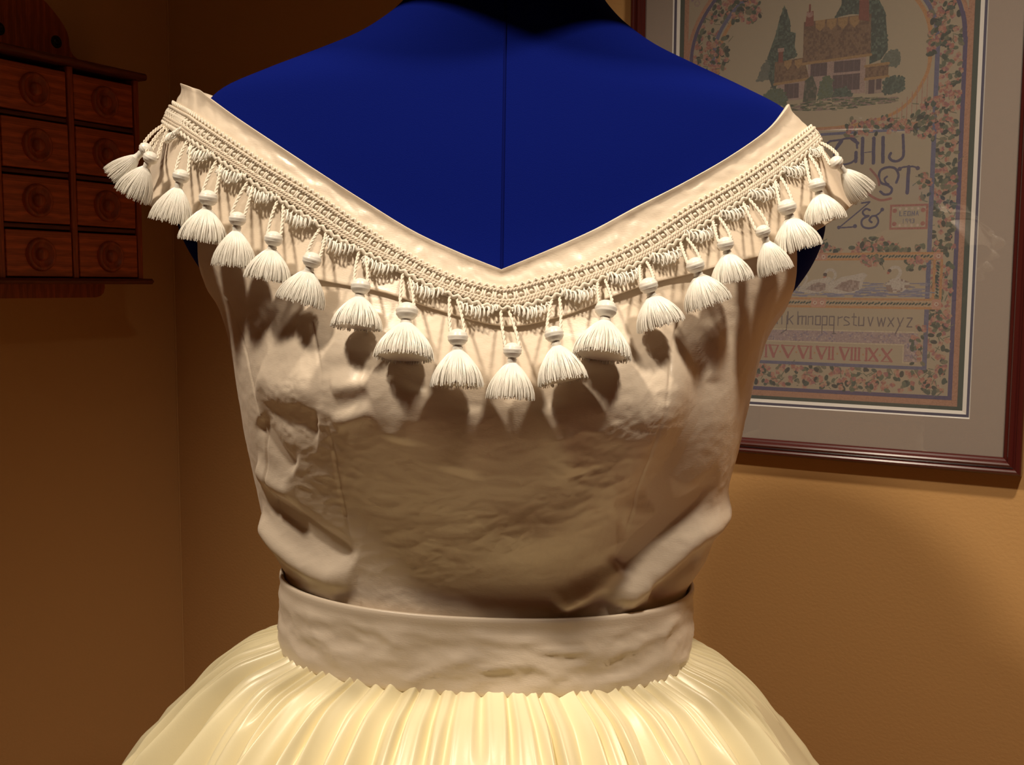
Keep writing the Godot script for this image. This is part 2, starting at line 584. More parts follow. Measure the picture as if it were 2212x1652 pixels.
func paint_sampler() -> ImageTexture:
	pic = Image.create(int((396.0 - PX0) * PX), int((PY1 - 72.0) * PX), false, Image.FORMAT_RGB8)
	var linen := lin(0.38, 0.31, 0.225)
	pic.fill(linen)
	for k in 26000:
		var x := rng.randi() % pic.get_width()
		var y := rng.randi() % pic.get_height()
		pic.set_pixel(x, y, linen.darkened(rng.randf() * 0.12))
	var blue := lin(0.105, 0.105, 0.21)
	var purple := lin(0.065, 0.045, 0.14)
	var peach := lin(0.42, 0.20, 0.12)
	var orange := lin(0.45, 0.22, 0.085)
	var navy := lin(0.055, 0.042, 0.115)
	# outer bands
	for r in [[62.0, 74.0, peach], [383.0, 396.0, peach]]:
		bar(r[0], 72, r[1], 642, r[2])
	bar(62, 72, 396, 86, peach)
	bar(62, 630, 396, 642, peach)
	bar(74, 86, 77.5, 470, purple)
	bar(379, 86, 383, 500, purple)
	bar(74, 86, 383, 90, purple)
	# flower borders
	var mid := Vector2(229, 472)
	var not_letters := func(p: Vector2) -> bool: return p.x > 355 or p.x < 103 or p.y < 117
	vine(not_letters, 79, 92, 378, 470, 6400)
	var arch_band := func(p: Vector2) -> bool:
		var a := Vector2((p.x - mid.x) / 151.0, (p.y - mid.y) / 121.0).length()
		var b := Vector2((p.x - mid.x) / 124.0, (p.y - mid.y) / 93.0).length()
		return a < 0.99 and b > 1.0 and p.y >= 466
	vine(arch_band, 78, 466, 381, 594, 2600)
	var above_swans := func(p: Vector2) -> bool: return p.y < 256 + 7 * sin(p.x * 0.09)
	vine(above_swans, 108, 248, 350, 266, 760)
	# arches
	for s in [[151.0, 121.0, purple, 4.0], [155.5, 125.5, peach, 4.0], [124.0, 93.0, blue, 4.4], [117.5, 87.0, orange, 4.2]]:
		var pts := []
		for k in 49:
			pts.append(mid + Vector2(-cos(PI * k / 48.0) * s[0], sin(PI * k / 48.0) * s[1]))
		stroke(pts, s[3], s[2])
	for sd in [-1.0, 1.0]:
		stroke([mid + Vector2(sd * 117.5, 0), mid + Vector2(sd * 117.5, -22)], 4.2, orange)
		curve([mid + Vector2(sd * 117.5, -22), mid + Vector2(sd * 114, -38), mid + Vector2(sd * 98, -64), mid + Vector2(sd * 73, -79), mid + Vector2(sd * 30, -86), mid + Vector2(0, -86.5)], 3.6, orange)
		for k in 9:
			var x := 76.0 + k * 5.0
			stroke([mid + Vector2(sd * x, -90), mid + Vector2(sd * x, -80 + maxf(0, (x - 76.0)) * 1.05)], 1.3, lin(0.36, 0.20, 0.15))
	# blue box of the alphabets
	bar(102.5, 118, 107, 472, blue)
	bar(351.5, 118, 356, 472, blue)
	bar(102.5, 117.5, 356, 121, blue)
	bar(107, 377.5, 352, 380.5, blue)
	bar(107, 383.5, 352, 386, peach)
	vine(func(p: Vector2) -> bool: return true, 262, 374, 352, 394, 110)
	vine(func(p: Vector2) -> bool: return true, 336, 366, 357, 410, 60)
	vine(func(p: Vector2) -> bool: return true, 344, 455, 360, 500, 60)
	vine(func(p: Vector2) -> bool: return true, 100, 455, 124, 500, 70)
	vine(func(p: Vector2) -> bool: return true, 340, 300, 352, 330, 26)
	vine(func(p: Vector2) -> bool: return true, 128, 512, 160, 545, 90)
	stroke(v2([78, 545, 80, 548]), 3, lin(0.3, 0.2, 0.25))
	dab(Vector2(84, 541), 4.0, lin(0.33, 0.24, 0.22))
	dab(Vector2(84, 541), 2.2, linen)
	# capitals
	var th := 3.7
	var H := func(x: float, y: float) -> Vector2: return Vector2(x, y)
	curve(v2([274, 362, 272, 371, 264, 373, 256, 371, 249.5, 360, 250, 349, 258, 344.5, 268, 346, 274, 351]), 2.2, navy)
	stroke(v2([273, 347, 273, 357]), 3.4, navy)
	stroke(v2([268, 372, 274.5, 367]), 3.4, navy)
	stroke(v2([240, 368, 244, 371, 258, 372]), 2.2, navy)
	stroke(v2([250, 361, 257, 370]), 3.2, navy)
	stroke(v2([279.5, 372, 280, 345]), th, navy)
	stroke(v2([291.5, 371.5, 292, 344.5]), th, navy)
	stroke(v2([279.5, 356, 291.5, 357]), 0.9, navy)
	stroke(v2([301.3, 371.5, 302, 345]), th, navy)
	curve(v2([322, 373, 323, 360, 323, 350, 318, 345.5, 312, 346, 308.5, 350, 310, 354]), 2.9, navy)
	curve(v2([317, 322, 319, 330, 315, 337.5, 307, 339, 300, 336, 298.5, 329, 301, 322.5, 308, 319.5, 312.5, 315.5, 311, 310.5, 305, 309.5, 300.5, 313]), 2.6, navy)
	curve(v2([307, 329, 304.5, 326.5, 306, 322.5, 309, 320.5]), 2.0, navy)
	stroke(v2([329.3, 338.5, 328.8, 310.5]), th, navy)
	stroke(v2([319, 337, 324, 338.5, 333, 338.8, 339, 337]), 1.8, navy)
	dab(Vector2(320, 336.6), 2.2, navy)
	dab(Vector2(338.6, 336.6), 2.2, navy)
	curve(v2([289, 338, 297, 328, 299, 320]), 2.4, lin(0.28, 0.10, 0.09))
	curve(v2([284, 316, 290, 309, 301, 303.5, 312, 305]), 2.6, lin(0.33, 0.11, 0.09))
	stroke(v2([281, 301, 289.5, 302]), 1.8, navy)
	stroke(v2([289, 301, 258, 275]), 1.4, navy)
	stroke(v2([256, 274, 275, 275]), 1.6, navy)
	dab(Vector2(257, 274.6), 2.0, navy)
	dab(Vector2(274.6, 275.6), 2.2, navy)
	curve(v2([290, 293, 286, 294.5, 282.5, 291, 285, 287, 289, 286.5, 283, 283.5, 281.5, 279, 284, 274.5, 290.5, 273, 297, 275, 299.5, 280.5, 297, 286, 292.5, 286, 290, 282, 292.5, 279.5]), 2.2, navy)
	curve(v2([296, 286.5, 300, 289, 302, 291.5, 303.5, 293.5]), 1.8, navy)
	dab(Vector2(303.3, 293.2), 2.0, navy)
	# the little red signature box
	var red := lin(0.34, 0.12, 0.10)
	for r in [[311.5, 295.8, 351, 298], [311.5, 270.8, 351, 273], [311.5, 270.8, 313.5, 298], [349, 270.8, 351, 298]]:
		bar(r[0], r[1], r[2], r[3], red)
	for k in 6:
		for y in [275.3, 293.5]:
			dab(Vector2(316 + k * 6.2, y), 1.4, lin(0.55, 0.42, 0.36))
	for q in [[316.5, 291.5], [346, 291.5], [316.5, 277], [346, 277]]:
		dab(Vector2(q[0], q[1]), 2.4, red)
	var tiny := lin(0.13, 0.12, 0.18)
	var small := {"L": [[0, 1, 0, 0, 0.7, 0]], "E": [[0.7, 1, 0, 1, 0], [0, 1, 0, 0], [0, 0.5, 0.5, 0.5], [0, 0, 0.7, 0]], "O": [[0, 0, 0, 1, 0.7, 1], [0.7, 1, 0.7, 0, 0, 0]], "N": [[0, 0, 0, 1, 0.7, 0], [0.7, 0, 0.7, 1]], "A": [[0, 0, 0.35, 1, 0.7, 0], [0.15, 0.4, 0.55, 0.4]], "1": [[0.3, 1, 0.3, 0]], "9": [[0.7, 0, 0.7, 1, 0, 1], [0, 1, 0, 0.5, 0.7, 0.5]], "3": [[0, 1, 0.7, 1, 0.7, 0], [0.2, 0.5, 0.7, 0.5], [0, 0, 0.7, 0]]}
	small["E"][0] = [0.7, 1, 0, 1]
	var sx := 322.0
	for ch in "LEONA":
		glyph(small[ch], sx, 285.8, 3.4, 4.6, 0.9, tiny)
		sx += 4.2
	sx = 325.0
	for ch in "1993":
		glyph(small[ch], sx, 278, 2.6, 4.2, 0.8, tiny)
		sx += 3.4
	# bands with leaf rows
	for yy in [[237.5, 246.0], [184.0, 195.5]]:
		bar(102, yy[0], 368, yy[0] + 2.4, orange)
		bar(102, yy[1] - 2.4, 368, yy[1], orange)
		bar(102, yy[0] + 2.4, 368, yy[1] - 2.4, lin(0.42, 0.30, 0.19))
		var xx := 112.0
		while xx < 357.0:
			var gap := absf(xx - 237.0) < 9.0
			if not gap:
				dab(Vector2(xx, (yy[0] + yy[1]) / 2.0 + sin(xx) * 0.5), 1.9, lin(0.025, 0.05, 0.045), 0.5, -0.7)
			xx += 3.3
		for cx in [237.0, 363.5]:
			bar(cx - (8.0 if cx < 300.0 else 4.5), yy[0] + 0.6, cx + (8.0 if cx < 300.0 else 4.5), yy[1] - 0.6, lin(0.47, 0.24, 0.18))
			for q in ([-4.0, 4.0] if cx < 300.0 else [0.0]):
				dab(Vector2(cx + q, (yy[0] + yy[1]) / 2.0), 2.2, lin(0.55, 0.44, 0.36))
				dab(Vector2(cx + q, (yy[0] + yy[1]) / 2.0), 1.0, red)
	bar(358.5, 195, 361, 238, orange)
	bar(366, 195, 368.5, 238, orange)
	for k in 11:
		dab(Vector2(363.5, 199 + k * 3.5), 1.9, lin(0.025, 0.05, 0.045), 0.5, 0.8)
	# swans on the water
	var water := lin(0.15, 0.15, 0.25)
	for k in 190:
		var wy := rng.randf_range(197.0, 205.0) if k % 3 else rng.randf_range(203.0, 213.0)
		var wx := rng.randf_range(110.0, 348.0)
		stroke([Vector2(wx, wy), Vector2(wx + rng.randf_range(6, 18), wy + rng.randf_range(-0.4, 0.4))], 1.2, water.lightened(rng.randf() * 0.15))
	var white := lin(0.46, 0.41, 0.37)
	var grey := lin(0.24, 0.165, 0.15)
	for sw in [[246.0, 1.0, 1.0], [216.0, 1.0, 0.8]]:
		var o := Vector2(sw[0], 201.0)
		var k: float = sw[2]
		var pts := []
		for q in [[-3, 2], [-1, 8], [6, 12], [16, 18], [28, 20], [40, 23], [44, 20], [40, 14], [38, 5], [28, 0], [12, -1]]:
			pts.append(o + Vector2(q[0], q[1]) * k)
		fill(pts, white)
		pts = []
		for q in [[8, 5], [16, 12], [26, 15], [36, 13], [35, 4], [24, 1]]:
			pts.append(o + Vector2(q[0], q[1]) * k)
		fill(pts, grey, 0.35, lin(0.34, 0.26, 0.24))
		curve([o + Vector2(0, 4) * k, o + Vector2(5, 12) * k, o + Vector2(9, 20) * k, o + Vector2(6, 25.5) * k, o + Vector2(0, 25.5) * k, o + Vector2(-3, 21) * k], 3.2 * k, white)
		dab(o + Vector2(-2.5, 20.5) * k, 2.2 * k, lin(0.06, 0.03, 0.03))
		dab(o + Vector2(-2.8, 17) * k, 1.9 * k, lin(0.42, 0.14, 0.09))
	var o2 := Vector2(312, 203)
	fill([o2 + Vector2(-1, 2), o2 + Vector2(-2, 8), o2 + Vector2(3, 14), o2 + Vector2(12, 15), o2 + Vector2(22, 11), o2 + Vector2(24, 6), o2 + Vector2(16, 0), o2 + Vector2(4, -1)], grey, 0.4, white)
	fill([o2 + Vector2(5, 2), o2 + Vector2(6, 12), o2 + Vector2(12, 13), o2 + Vector2(20, 8), o2 + Vector2(12, 3)], white)
	curve([o2 + Vector2(5, 8), o2 + Vector2(10, 15), o2 + Vector2(13, 21), o2 + Vector2(10, 26.5), o2 + Vector2(4, 26), o2 + Vector2(2, 23)], 3.4, white)
	dab(o2 + Vector2(1.5, 23), 2.0, lin(0.06, 0.03, 0.03))
	dab(o2 + Vector2(0.2, 20.5), 1.5, lin(0.36, 0.11, 0.08))
	vine(func(p: Vector2) -> bool: return true, 282, 232, 306, 242, 34)
	vine(func(p: Vector2) -> bool: return true, 330, 226, 352, 242, 20)
	# small letters
	var low := {
		"g": [[0.8, 1, 0, 0.9], [0, 0.9, 0, 0.1, 0.8, 0], [0.8, 1, 0.8, -0.7, 0.3, -1.0]],
		"h": [[0, 1.5, 0, 0], [0, 0.8, 0.8, 0.95], [0.8, 0.95, 0.8, 0]], "i": [[0.4, 1, 0.4, 0], [0.35, 1.3, 0.45, 1.3]], "j": [[0.5, 1, 0.5, -0.7, -0.4, -1.1]],
		"k": [[0, 1.5, 0, 0], [0.9, 1, 0, 0.45], [0.3, 0.6, 0.9, 0]], "l": [[0.3, 1.5, 0.3, 0]], "m": [[0, 1, 0, 0], [0, 0.9, 0.5, 1], [0.5, 1, 0.5, 0], [0.5, 0.9, 1, 1], [1, 1, 1, 0]],
		"n": [[0, 1, 0, 0], [0, 0.9, 0.8, 1], [0.8, 1, 0.8, 0]], "o": [[0, 1, 0.8, 1], [0.8, 1, 0.8, 0], [0.8, 0, 0, 0], [0, 0, 0, 1]], "p": [[0, 1, 0, -1], [0, 1, 0.8, 1], [0.8, 1, 0.8, 0], [0.8, 0, 0, 0]],
		"q": [[0.8, 1, 0.8, -1], [0.8, 1, 0, 1], [0, 1, 0, 0], [0, 0, 0.8, 0], [0.6, -1, 1.1, -1]], "r": [[0.1, 1, 0.1, 0], [0.1, 0.8, 0.8, 1]], "s": [[0.8, 0.9, 0.2, 1, 0, 0.7, 0.7, 0.4, 0.8, 0.1, 0, 0]],
		"t": [[0.3, 1.4, 0.3, 0.1, 0.8, 0], [0, 1, 0.7, 1]], "u": [[0, 1, 0, 0.05], [0, 0, 0.8, 0.05], [0.8, 1, 0.8, 0]], "v": [[0, 1, 0.4, 0, 0.8, 1]], "w": [[0, 1, 0.25, 0, 0.5, 0.9], [0.5, 0.9, 0.75, 0, 1, 1]],
		"x": [[0, 1, 0.9, 0], [0.9, 1, 0, 0]], "y": [[0, 1, 0.45, 0.1], [0.9, 1, -0.3, -0.9]], "z": [[0, 1, 0.8, 1], [0.8, 1, 0, 0], [0, 0, 0.8, 0]]}
	# lace band under them, then the letters' tails over it
	bar(107, 145, 346, 157.5, lin(0.33, 0.24, 0.25))
	bar(332, 126, 346, 157, lin(0.33, 0.24, 0.25))
	for k in 420:
		dab(Vector2(rng.randf_range(108, 345), rng.randf_range(146, 157)), rng.randf_range(0.6, 1.3), [lin(0.22, 0.17, 0.24), lin(0.42, 0.33, 0.31), lin(0.27, 0.19, 0.22)][k % 3])
	for k in 60:
		dab(Vector2(rng.randf_range(333, 345), rng.randf_range(127, 146)), rng.randf_range(0.6, 1.3), [lin(0.22, 0.17, 0.24), lin(0.42, 0.33, 0.31)][k % 2])
	for r in [[107, 158, 346, 159.2], [107, 143.8, 332, 145], [330.5, 124, 331.7, 145], [330.5, 124, 346, 125.2]]:
		bar(r[0], r[1], r[2], r[3], lin(0.50, 0.42, 0.30))
	var ink := lin(0.115, 0.085, 0.10)
	var xs := [177, 185, 193, 198, 202.5, 212, 215, 226, 234.5, 242, 250, 259, 266.5, 275, 282.5, 292.5, 302.5, 314, 324, 334]
	var ls := "ghijklmnopqrstuvwxyz"
	for k in ls.length():
		glyph(low[ls[k]], xs[k], 164.5, 8.5 if ls[k] == "m" or ls[k] == "w" else 6.6, 9.6, 1.25, ink)
	# red numerals
	var rose := lin(0.34, 0.10, 0.10)
	for q in [[176, 182, 192, "V", 1], [197, 197, 211, "V", 0], [216, 216, 227, "V", 0], [237, 237, 248, "V", 0], [263, 263, 273, "V", 0]]:
		var a: float = q[1]
		var b: float = q[2]
		stroke([Vector2(a, 139), Vector2((a + b) / 2.0, 126)], 3.2, rose)
		stroke([Vector2(b, 139), Vector2((a + b) / 2.0, 126)], 1.8, rose)
		stroke([Vector2(a - 1, 139.3), Vector2(b + 1, 139.3)], 0.9, rose)
	for x in [178.0, 230.0, 251.0, 255.0, 276.0, 280.0, 284.0, 292.0]:
		stroke([Vector2(x, 139), Vector2(x, 125.6)], 2.6, rose)
		stroke([Vector2(x - 2, 125.4), Vector2(x + 2, 125.4)], 0.9, rose)
		stroke([Vector2(x - 2, 139.2), Vector2(x + 2, 139.2)], 0.9, rose)
	for x in [[295.0, 304.0], [309.0, 319.0]]:
		stroke([Vector2(x[0], 139), Vector2(x[1], 125.6)], 2.8, rose)
		stroke([Vector2(x[1], 139), Vector2(x[0], 125.6)], 1.8, rose)
		stroke([Vector2(x[0] - 1, 125.2), Vector2(x[1] + 1, 125.2)], 0.8, rose)
	for x in [194.5, 213.5, 234.5, 260.0, 288.5, 306.5]:
		dab(Vector2(x, 132), 1.1, lin(0.42, 0.22, 0.1))
	vine(func(p: Vector2) -> bool: return true, 340, 122, 352, 165, 26)
	paint_cottage()
	return ImageTexture.create_from_image(pic)


func paint_cottage() -> void:
	var pine := lin(0.028, 0.048, 0.042)
	var pine2 := lin(0.085, 0.125, 0.10)
	var bush := lin(0.13, 0.145, 0.12)
	foliage(v2([160, 444, 164, 460, 172, 470, 180, 466, 182, 446]), bush, lin(0.10, 0.11, 0.10), 420)
	foliage(v2([296, 450, 302, 462, 312, 464, 316, 456, 314, 448]), bush, lin(0.09, 0.11, 0.085), 420)
	foliage(v2([188, 526, 183, 512, 179, 495, 173, 478, 170, 470, 174, 460, 172, 448, 177, 434, 181, 434, 183, 448, 190, 464, 204, 468, 201, 480, 202, 494, 196, 496, 195, 508, 191, 520]), pine, pine2, 420)
	foliage(v2([250, 545, 252, 520, 245, 506, 262, 508, 284, 505, 284, 452, 296, 456, 303, 466, 301, 485, 299, 505, 292, 519, 280, 528, 268, 545]), pine, pine2, 420)
	# walls and windows
	var plaster := lin(0.34, 0.235, 0.215)
	var pane := lin(0.085, 0.05, 0.062)
	fill(v2([217, 424, 217, 460, 280, 462, 280, 421]), plaster)
	fill(v2([183, 440, 183, 420, 219, 420, 219, 442]), plaster)
	fill(v2([281, 436, 281, 420, 298, 420, 298, 437]), lin(0.30, 0.22, 0.19))
	for r in [[220, 444, 238, 458], [246, 446, 274, 458], [245, 426, 274, 443], [191, 422, 207, 438], [284, 420, 290, 436], [292, 424, 297, 436]]:
		bar(r[0], r[1], r[2], r[3], pane)
		var x: float = r[0] + 5.0
		while x < r[2] - 2.0:
			stroke([Vector2(x, r[1]), Vector2(x, r[3])], 0.6, lin(0.16, 0.10, 0.11))
			x += 5.5
	# roofs
	var thatch := lin(0.19, 0.105, 0.058)
	var thatch2 := lin(0.12, 0.06, 0.035)
	var straw := lin(0.32, 0.185, 0.075)
	fill(v2([211, 505, 284, 506, 285, 462, 211, 459]), thatch, 0.4, thatch2)
	fill(v2([179, 464, 212, 466, 219, 441, 179, 438]), thatch, 0.4, thatch2)
	fill(v2([280, 450, 304, 451, 304, 436, 280, 435]), thatch, 0.3, thatch2)
	for q in [[211.0, 459.0, 285.0, 462.0], [179.0, 439.0, 219.0, 442.0], [280.0, 436.0, 304.0, 437.0], [280.0, 450.0, 304.0, 451.0]]:
		stroke([Vector2(q[0], q[1]), Vector2(q[2], q[3])], 3.0, straw)
	for k in 4:
		var x := 229.0 + k * 12.5
		fill([Vector2(x - 5.5, 505), Vector2(x + 5.5, 505.4), Vector2(x + 5, 498), Vector2(x, 493), Vector2(x - 5, 498)], straw)
	for x in [194.0, 206.0]:
		fill([Vector2(x - 4.5, 464), Vector2(x + 4.5, 465), Vector2(x + 4, 459), Vector2(x, 454), Vector2(x - 4, 459)], straw)
	fill(v2([211, 505, 221, 502, 222, 494, 211, 497]), thatch2)
	# chimneys
	var brick := lin(0.20, 0.05, 0.035)
	fill(v2([212, 500, 213, 508, 214, 516, 221, 516, 222, 500]), brick)
	dab(Vector2(217, 513), 3.6, lin(0.36, 0.20, 0.18))
	stroke(v2([217, 516, 217, 523]), 2.2, brick)
	fill(v2([271, 501, 271, 525, 281, 525, 282, 498]), brick)
	bar(270, 522, 282, 526, lin(0.36, 0.22, 0.19))
	bar(183, 463, 188, 478, brick)
	bar(182, 475, 189, 479, lin(0.36, 0.22, 0.19))
	# garden
	foliage(v2([168, 416, 166, 424, 172, 433, 184, 434, 192, 428, 194, 414]), pine2, lin(0.07, 0.1, 0.06), 420)
	foliage(v2([300, 420, 300, 432, 308, 436, 320, 434, 320, 422, 310, 418]), pine, pine2, 420)
	foliage(v2([230, 418, 231, 436, 237, 444, 244, 438, 245, 420]), pine2, lin(0.09, 0.12, 0.06), 420)
	fill(v2([212, 414, 214, 440, 222, 446, 228, 430, 226, 412]), lin(0.05, 0.06, 0.045), 0.4, lin(0.12, 0.10, 0.08))
	foliage(v2([246, 416, 248, 426, 258, 428, 266, 420]), pine, pine2, 420)
	for k in 300:
		var p := Vector2(rng.randf_range(184, 310), 0)
		p.y = 411.0 + rng.randf_range(-6, 8) * (1.0 - absf(p.x - 247.0) / 90.0)
		stroke([p, p + Vector2(rng.randf_range(2, 8), rng.randf_range(-0.6, 0.6))], 1.3, [lin(0.10, 0.13, 0.07), lin(0.05, 0.07, 0.045), lin(0.20, 0.18, 0.12), lin(0.25, 0.17, 0.16)][k % 4 if p.y < 417 else 3])


func ring(b: MB, x0: float, y0: float, x1: float, y1: float, prof: Array) -> Array:
	# four mitred lengths of one moulding; prof holds (inset, height), in millimetres; returns a mesh for each
	var meshes := []
	var lo := Vector2(x0, y0)
	var hi := Vector2(x1, y1)
	for side in 4:
		var m := MB.new()
		var pts := []
		for q in prof:
			var i: float = q.x
			var h: float = q.y
			var cs := [Vector2(lo.x + i, lo.y + i), Vector2(hi.x - i, lo.y + i), Vector2(hi.x - i, hi.y - i), Vector2(lo.x + i, hi.y - i)]
			var a: Vector2 = cs[side]
			var c: Vector2 = cs[(side + 1) % 4]
			pts.append([Vector3(a.x, a.y, h) * 0.001, Vector3(c.x, c.y, h) * 0.001])
		for k in pts.size() - 1:
			var ids := []
			for v in [pts[k][0], pts[k][1], pts[k + 1][1], pts[k + 1][0]]:
				ids.append(m.vert(v, Vector2(v.x, v.y)))
			m.quad(ids[0], ids[1], ids[2], ids[3])
		meshes.append(m.mesh())
	return meshes


func build_sampler() -> void:
	# own axes: x along the wall to the right, y up, z out of the wall; its foot is the frame's lower left corner
	var base := Vector2(3, 10)
	var root := thing("framed_sampler", "large cottage and swan cross-stitch sampler in a dark mahogany frame under glass", "picture",
		Transform3D(Basis(along_right, Vector3.UP, along_left), corner + along_right * (0.80 + base.x * 0.001) + Vector3(0, 1.04 + base.y * 0.001, 0) + along_left * 0.0005))
	var W := 456.0 - base.x
	var H := 712.0 - base.y
	var rail := [Vector2(0, 0), Vector2(0, 15), Vector2(0.8, 17.5), Vector2(2.4, 19.2), Vector2(4.4, 19.6), Vector2(6.2, 18.6), Vector2(7.2, 17.0), Vector2(7.6, 17.0), Vector2(9.6, 19.4), Vector2(11.6, 20.2), Vector2(13.4, 19.4), Vector2(14.6, 17.4), Vector2(15.2, 15.4), Vector2(17.2, 14.6), Vector2(18.4, 13.4), Vector2(18.6, 7.5)]
	for m in ring(null, 0, 0, W, H, rail):
		obj("frame_rail", m, M.mahogany, root)
	var back := MB.new()
	back.box(Vector3(0.006, 0.006, 0.001), Vector3(W - 6, H - 6, 0) * 0.001 + Vector3(0, 0, 0.004), 0.0005)
	obj("backing_board", back.mesh(), M.mat_core, root)
	# mats, from the outer one inwards; edges in the wall's millimetres
	var mats := [
		[18.0 + base.x, 55.5, 28.0, 66.0, 402.5, 668.0, M.mat_board, 9.6, "mat_board", ""],
		[55.0, 57.0, 65.5, 67.5, 0.0, 0.0, M.mat_core, 9.0, "mat_bevel", ""]]
	var L0 := 20.0
	flat_ring(root, "mat_board", L0, 28, 437, 693, 55.2, 66.8, 402.6, 655, 9.6, M.mat_board, "taupe outer mat board")
	flat_ring(root, "mat_bevel", 55.2, 66.8, 402.6, 655, 56.6, 68.2, 401.4, 653.6, 9.6, M.mat_core, "white bevel of the outer mat", 8.4)
	flat_ring(root, "mat_board", 56.2, 67.8, 401.8, 654, 59.9, 71.3, 398.7, 650.5, 8.3, M.mat_navy, "navy blue middle mat board")
	flat_ring(root, "mat_bevel", 59.9, 71.3, 398.7, 650.5, 63.8, 75.0, 394.6, 647, 8.3, M.mat_core, "cream bevel inside the navy mat", 7.4)
	flat_ring(root, "mat_board", 63.4, 74.6, 395, 647.5, 68.8, 79.0, 389.3, 641, 7.3, M.mat_green, "dark green inner mat board")
	var cloth := MB.new()
	var o := base
	var x0 := (PX0 - o.x) * 0.001
	var x1 := (396.0 - o.x) * 0.001
	var y0 := (72.0 - o.y) * 0.001
	var y1 := (PY1 - o.y) * 0.001
	cloth.grid(PackedVector3Array([Vector3(x0, y0, 0.0062), Vector3(x1, y0, 0.0062), Vector3(x0, y1, 0.0062), Vector3(x1, y1, 0.0062)]), 2, 2, false, false, PackedVector2Array([Vector2(0, 1), Vector2(1, 1), Vector2(0, 0), Vector2(1, 0)]))
	var mm := mat(Color(0.88, 0.88, 0.88), 0.95, 0.15)
	mm.albedo_texture = paint_sampler()
	mm.heightmap_enabled = true
	mm.heightmap_texture = mm.albedo_texture
	mm.heightmap_scale = -0.03
	obj("embroidery", cloth.mesh(), mm, root).set_meta("label", "cross-stitched cottage, alphabet and swan picture")
	var g := MB.new()
	g.box(Vector3(0.0165, 0.0165, 0.0108), Vector3((W - 16.5) * 0.001, (H - 16.5) * 0.001, 0.0128), 0.0001)
	obj("glass_pane", g.mesh(), M.glass, root)


func flat_ring(root: Node3D, called: String, ax: float, ay: float, bx: float, by: float, cx: float, cy: float, dx: float, dy: float, z: float, m: Material, label: String, z2 := -1.0) -> void:
	var o := Vector2(3, 10)
	if z2 < 0.0:
		z2 = z
	var b := MB.new()
	var A := [Vector2(ax, ay), Vector2(bx, ay), Vector2(bx, by), Vector2(ax, by)]
	var C := [Vector2(cx, cy), Vector2(dx, cy), Vector2(dx, dy), Vector2(cx, dy)]
	for k in 4:
		var n := (k + 1) % 4
		var ids := []
		for q in [[A[k], z], [A[n], z], [C[n], z2], [C[k], z2]]:
			var p: Vector2 = q[0] - o
			ids.append(b.vert(Vector3(p.x, p.y, q[1]) * 0.001, p))
		b.quad(ids[0], ids[1], ids[2], ids[3])
		ids = []
		for q in [[C[k], z2], [C[n], z2], [C[n], z2 - 1.1], [C[k], z2 - 1.1]]:
			var p: Vector2 = q[0] - o
			ids.append(b.vert(Vector3(p.x, p.y, q[1]) * 0.001, p))
		b.quad(ids[0], ids[1], ids[2], ids[3])
	obj(called, b.mesh(), m, root).set_meta("label", label)


# ---------------------------------------------------------------- the dress form's figure
# own axes: x to the right, y up from the floor, z towards the camera; the axis leans a little
const WIDE := [[0.0, 0.165], [0.80, 0.165], [0.92, 0.152], [0.99, 0.139], [1.036, 0.138], [1.048, 0.144], [1.06, 0.151], [1.08, 0.156], [1.10, 0.160], [1.138, 0.1675], [1.168, 0.172], [1.20, 0.178], [1.224, 0.186], [1.24, 0.1970], [1.255, 0.2090], [1.27, 0.2185], [1.285, 0.2245], [1.30, 0.2265], [1.33, 0.2215], [1.36, 0.2085], [1.375, 0.195], [1.388, 0.167], [1.40, 0.137], [1.413, 0.106], [1.426, 0.085], [1.436, 0.0735], [1.445, 0.0665], [1.47, 0.061], [1.53, 0.058]]
const DEEP := [[0.0, 0.11], [0.80, 0.11], [0.92, 0.098], [0.99, 0.085], [1.036, 0.0845], [1.06, 0.0870], [1.10, 0.103], [1.14, 0.125], [1.17, 0.1365], [1.20, 0.1345], [1.24, 0.119], [1.28, 0.104], [1.33, 0.090], [1.375, 0.077], [1.40, 0.0705], [1.426, 0.066], [1.445, 0.0625], [1.47, 0.060], [1.53, 0.058]]
const POW := 2.2
const PIVOT := Vector3(-0.012, 1.2, -0.75)
var lean := Transform3D()
var form_xf := Transform3D()


func table(t: Array, y: float) -> float:
	var n := t.size()
	if y <= t[0][0]:
		return t[0][1]
	for k in range(1, n):
		if y <= t[k][0]:
			var a: Array = t[k - 1]
			var b: Array = t[k]
			var p: Array = t[maxi(0, k - 2)]
			var q: Array = t[mini(n - 1, k + 1)]
			var h: float = b[0] - a[0]
			var m0: float = (b[1] - p[1]) / maxf(1e-6, b[0] - p[0])
			var m1: float = (q[1] - a[1]) / maxf(1e-6, q[0] - a[0])
			var u: float = (y - a[0]) / h
			var u2: float = u * u
			var u3: float = u2 * u
			return a[1] * (2 * u3 - 3 * u2 + 1) + h * m0 * (u3 - 2 * u2 + u) + b[1] * (3 * u2 - 2 * u3) + h * m1 * (u3 - u2)
	return t[n - 1][1]


var wide_lut := PackedFloat32Array()
var deep_lut := PackedFloat32Array()


func lut(l: PackedFloat32Array, y: float) -> float:
	var f := clampf(y / 1.53, 0.0, 1.0) * (l.size() - 1)
	var i := mini(int(f), l.size() - 2)
	return lerpf(l[i], l[i + 1], f - i)


func bust(x: float, y: float) -> float:
	var d := 0.0
	for s in [-1.0, 1.0]:
		var u: float = (x - s * 0.082) / 0.055
		var v := (y - 1.185) / 0.040
		d += exp(-u * u - v * v)
	return d * 0.012


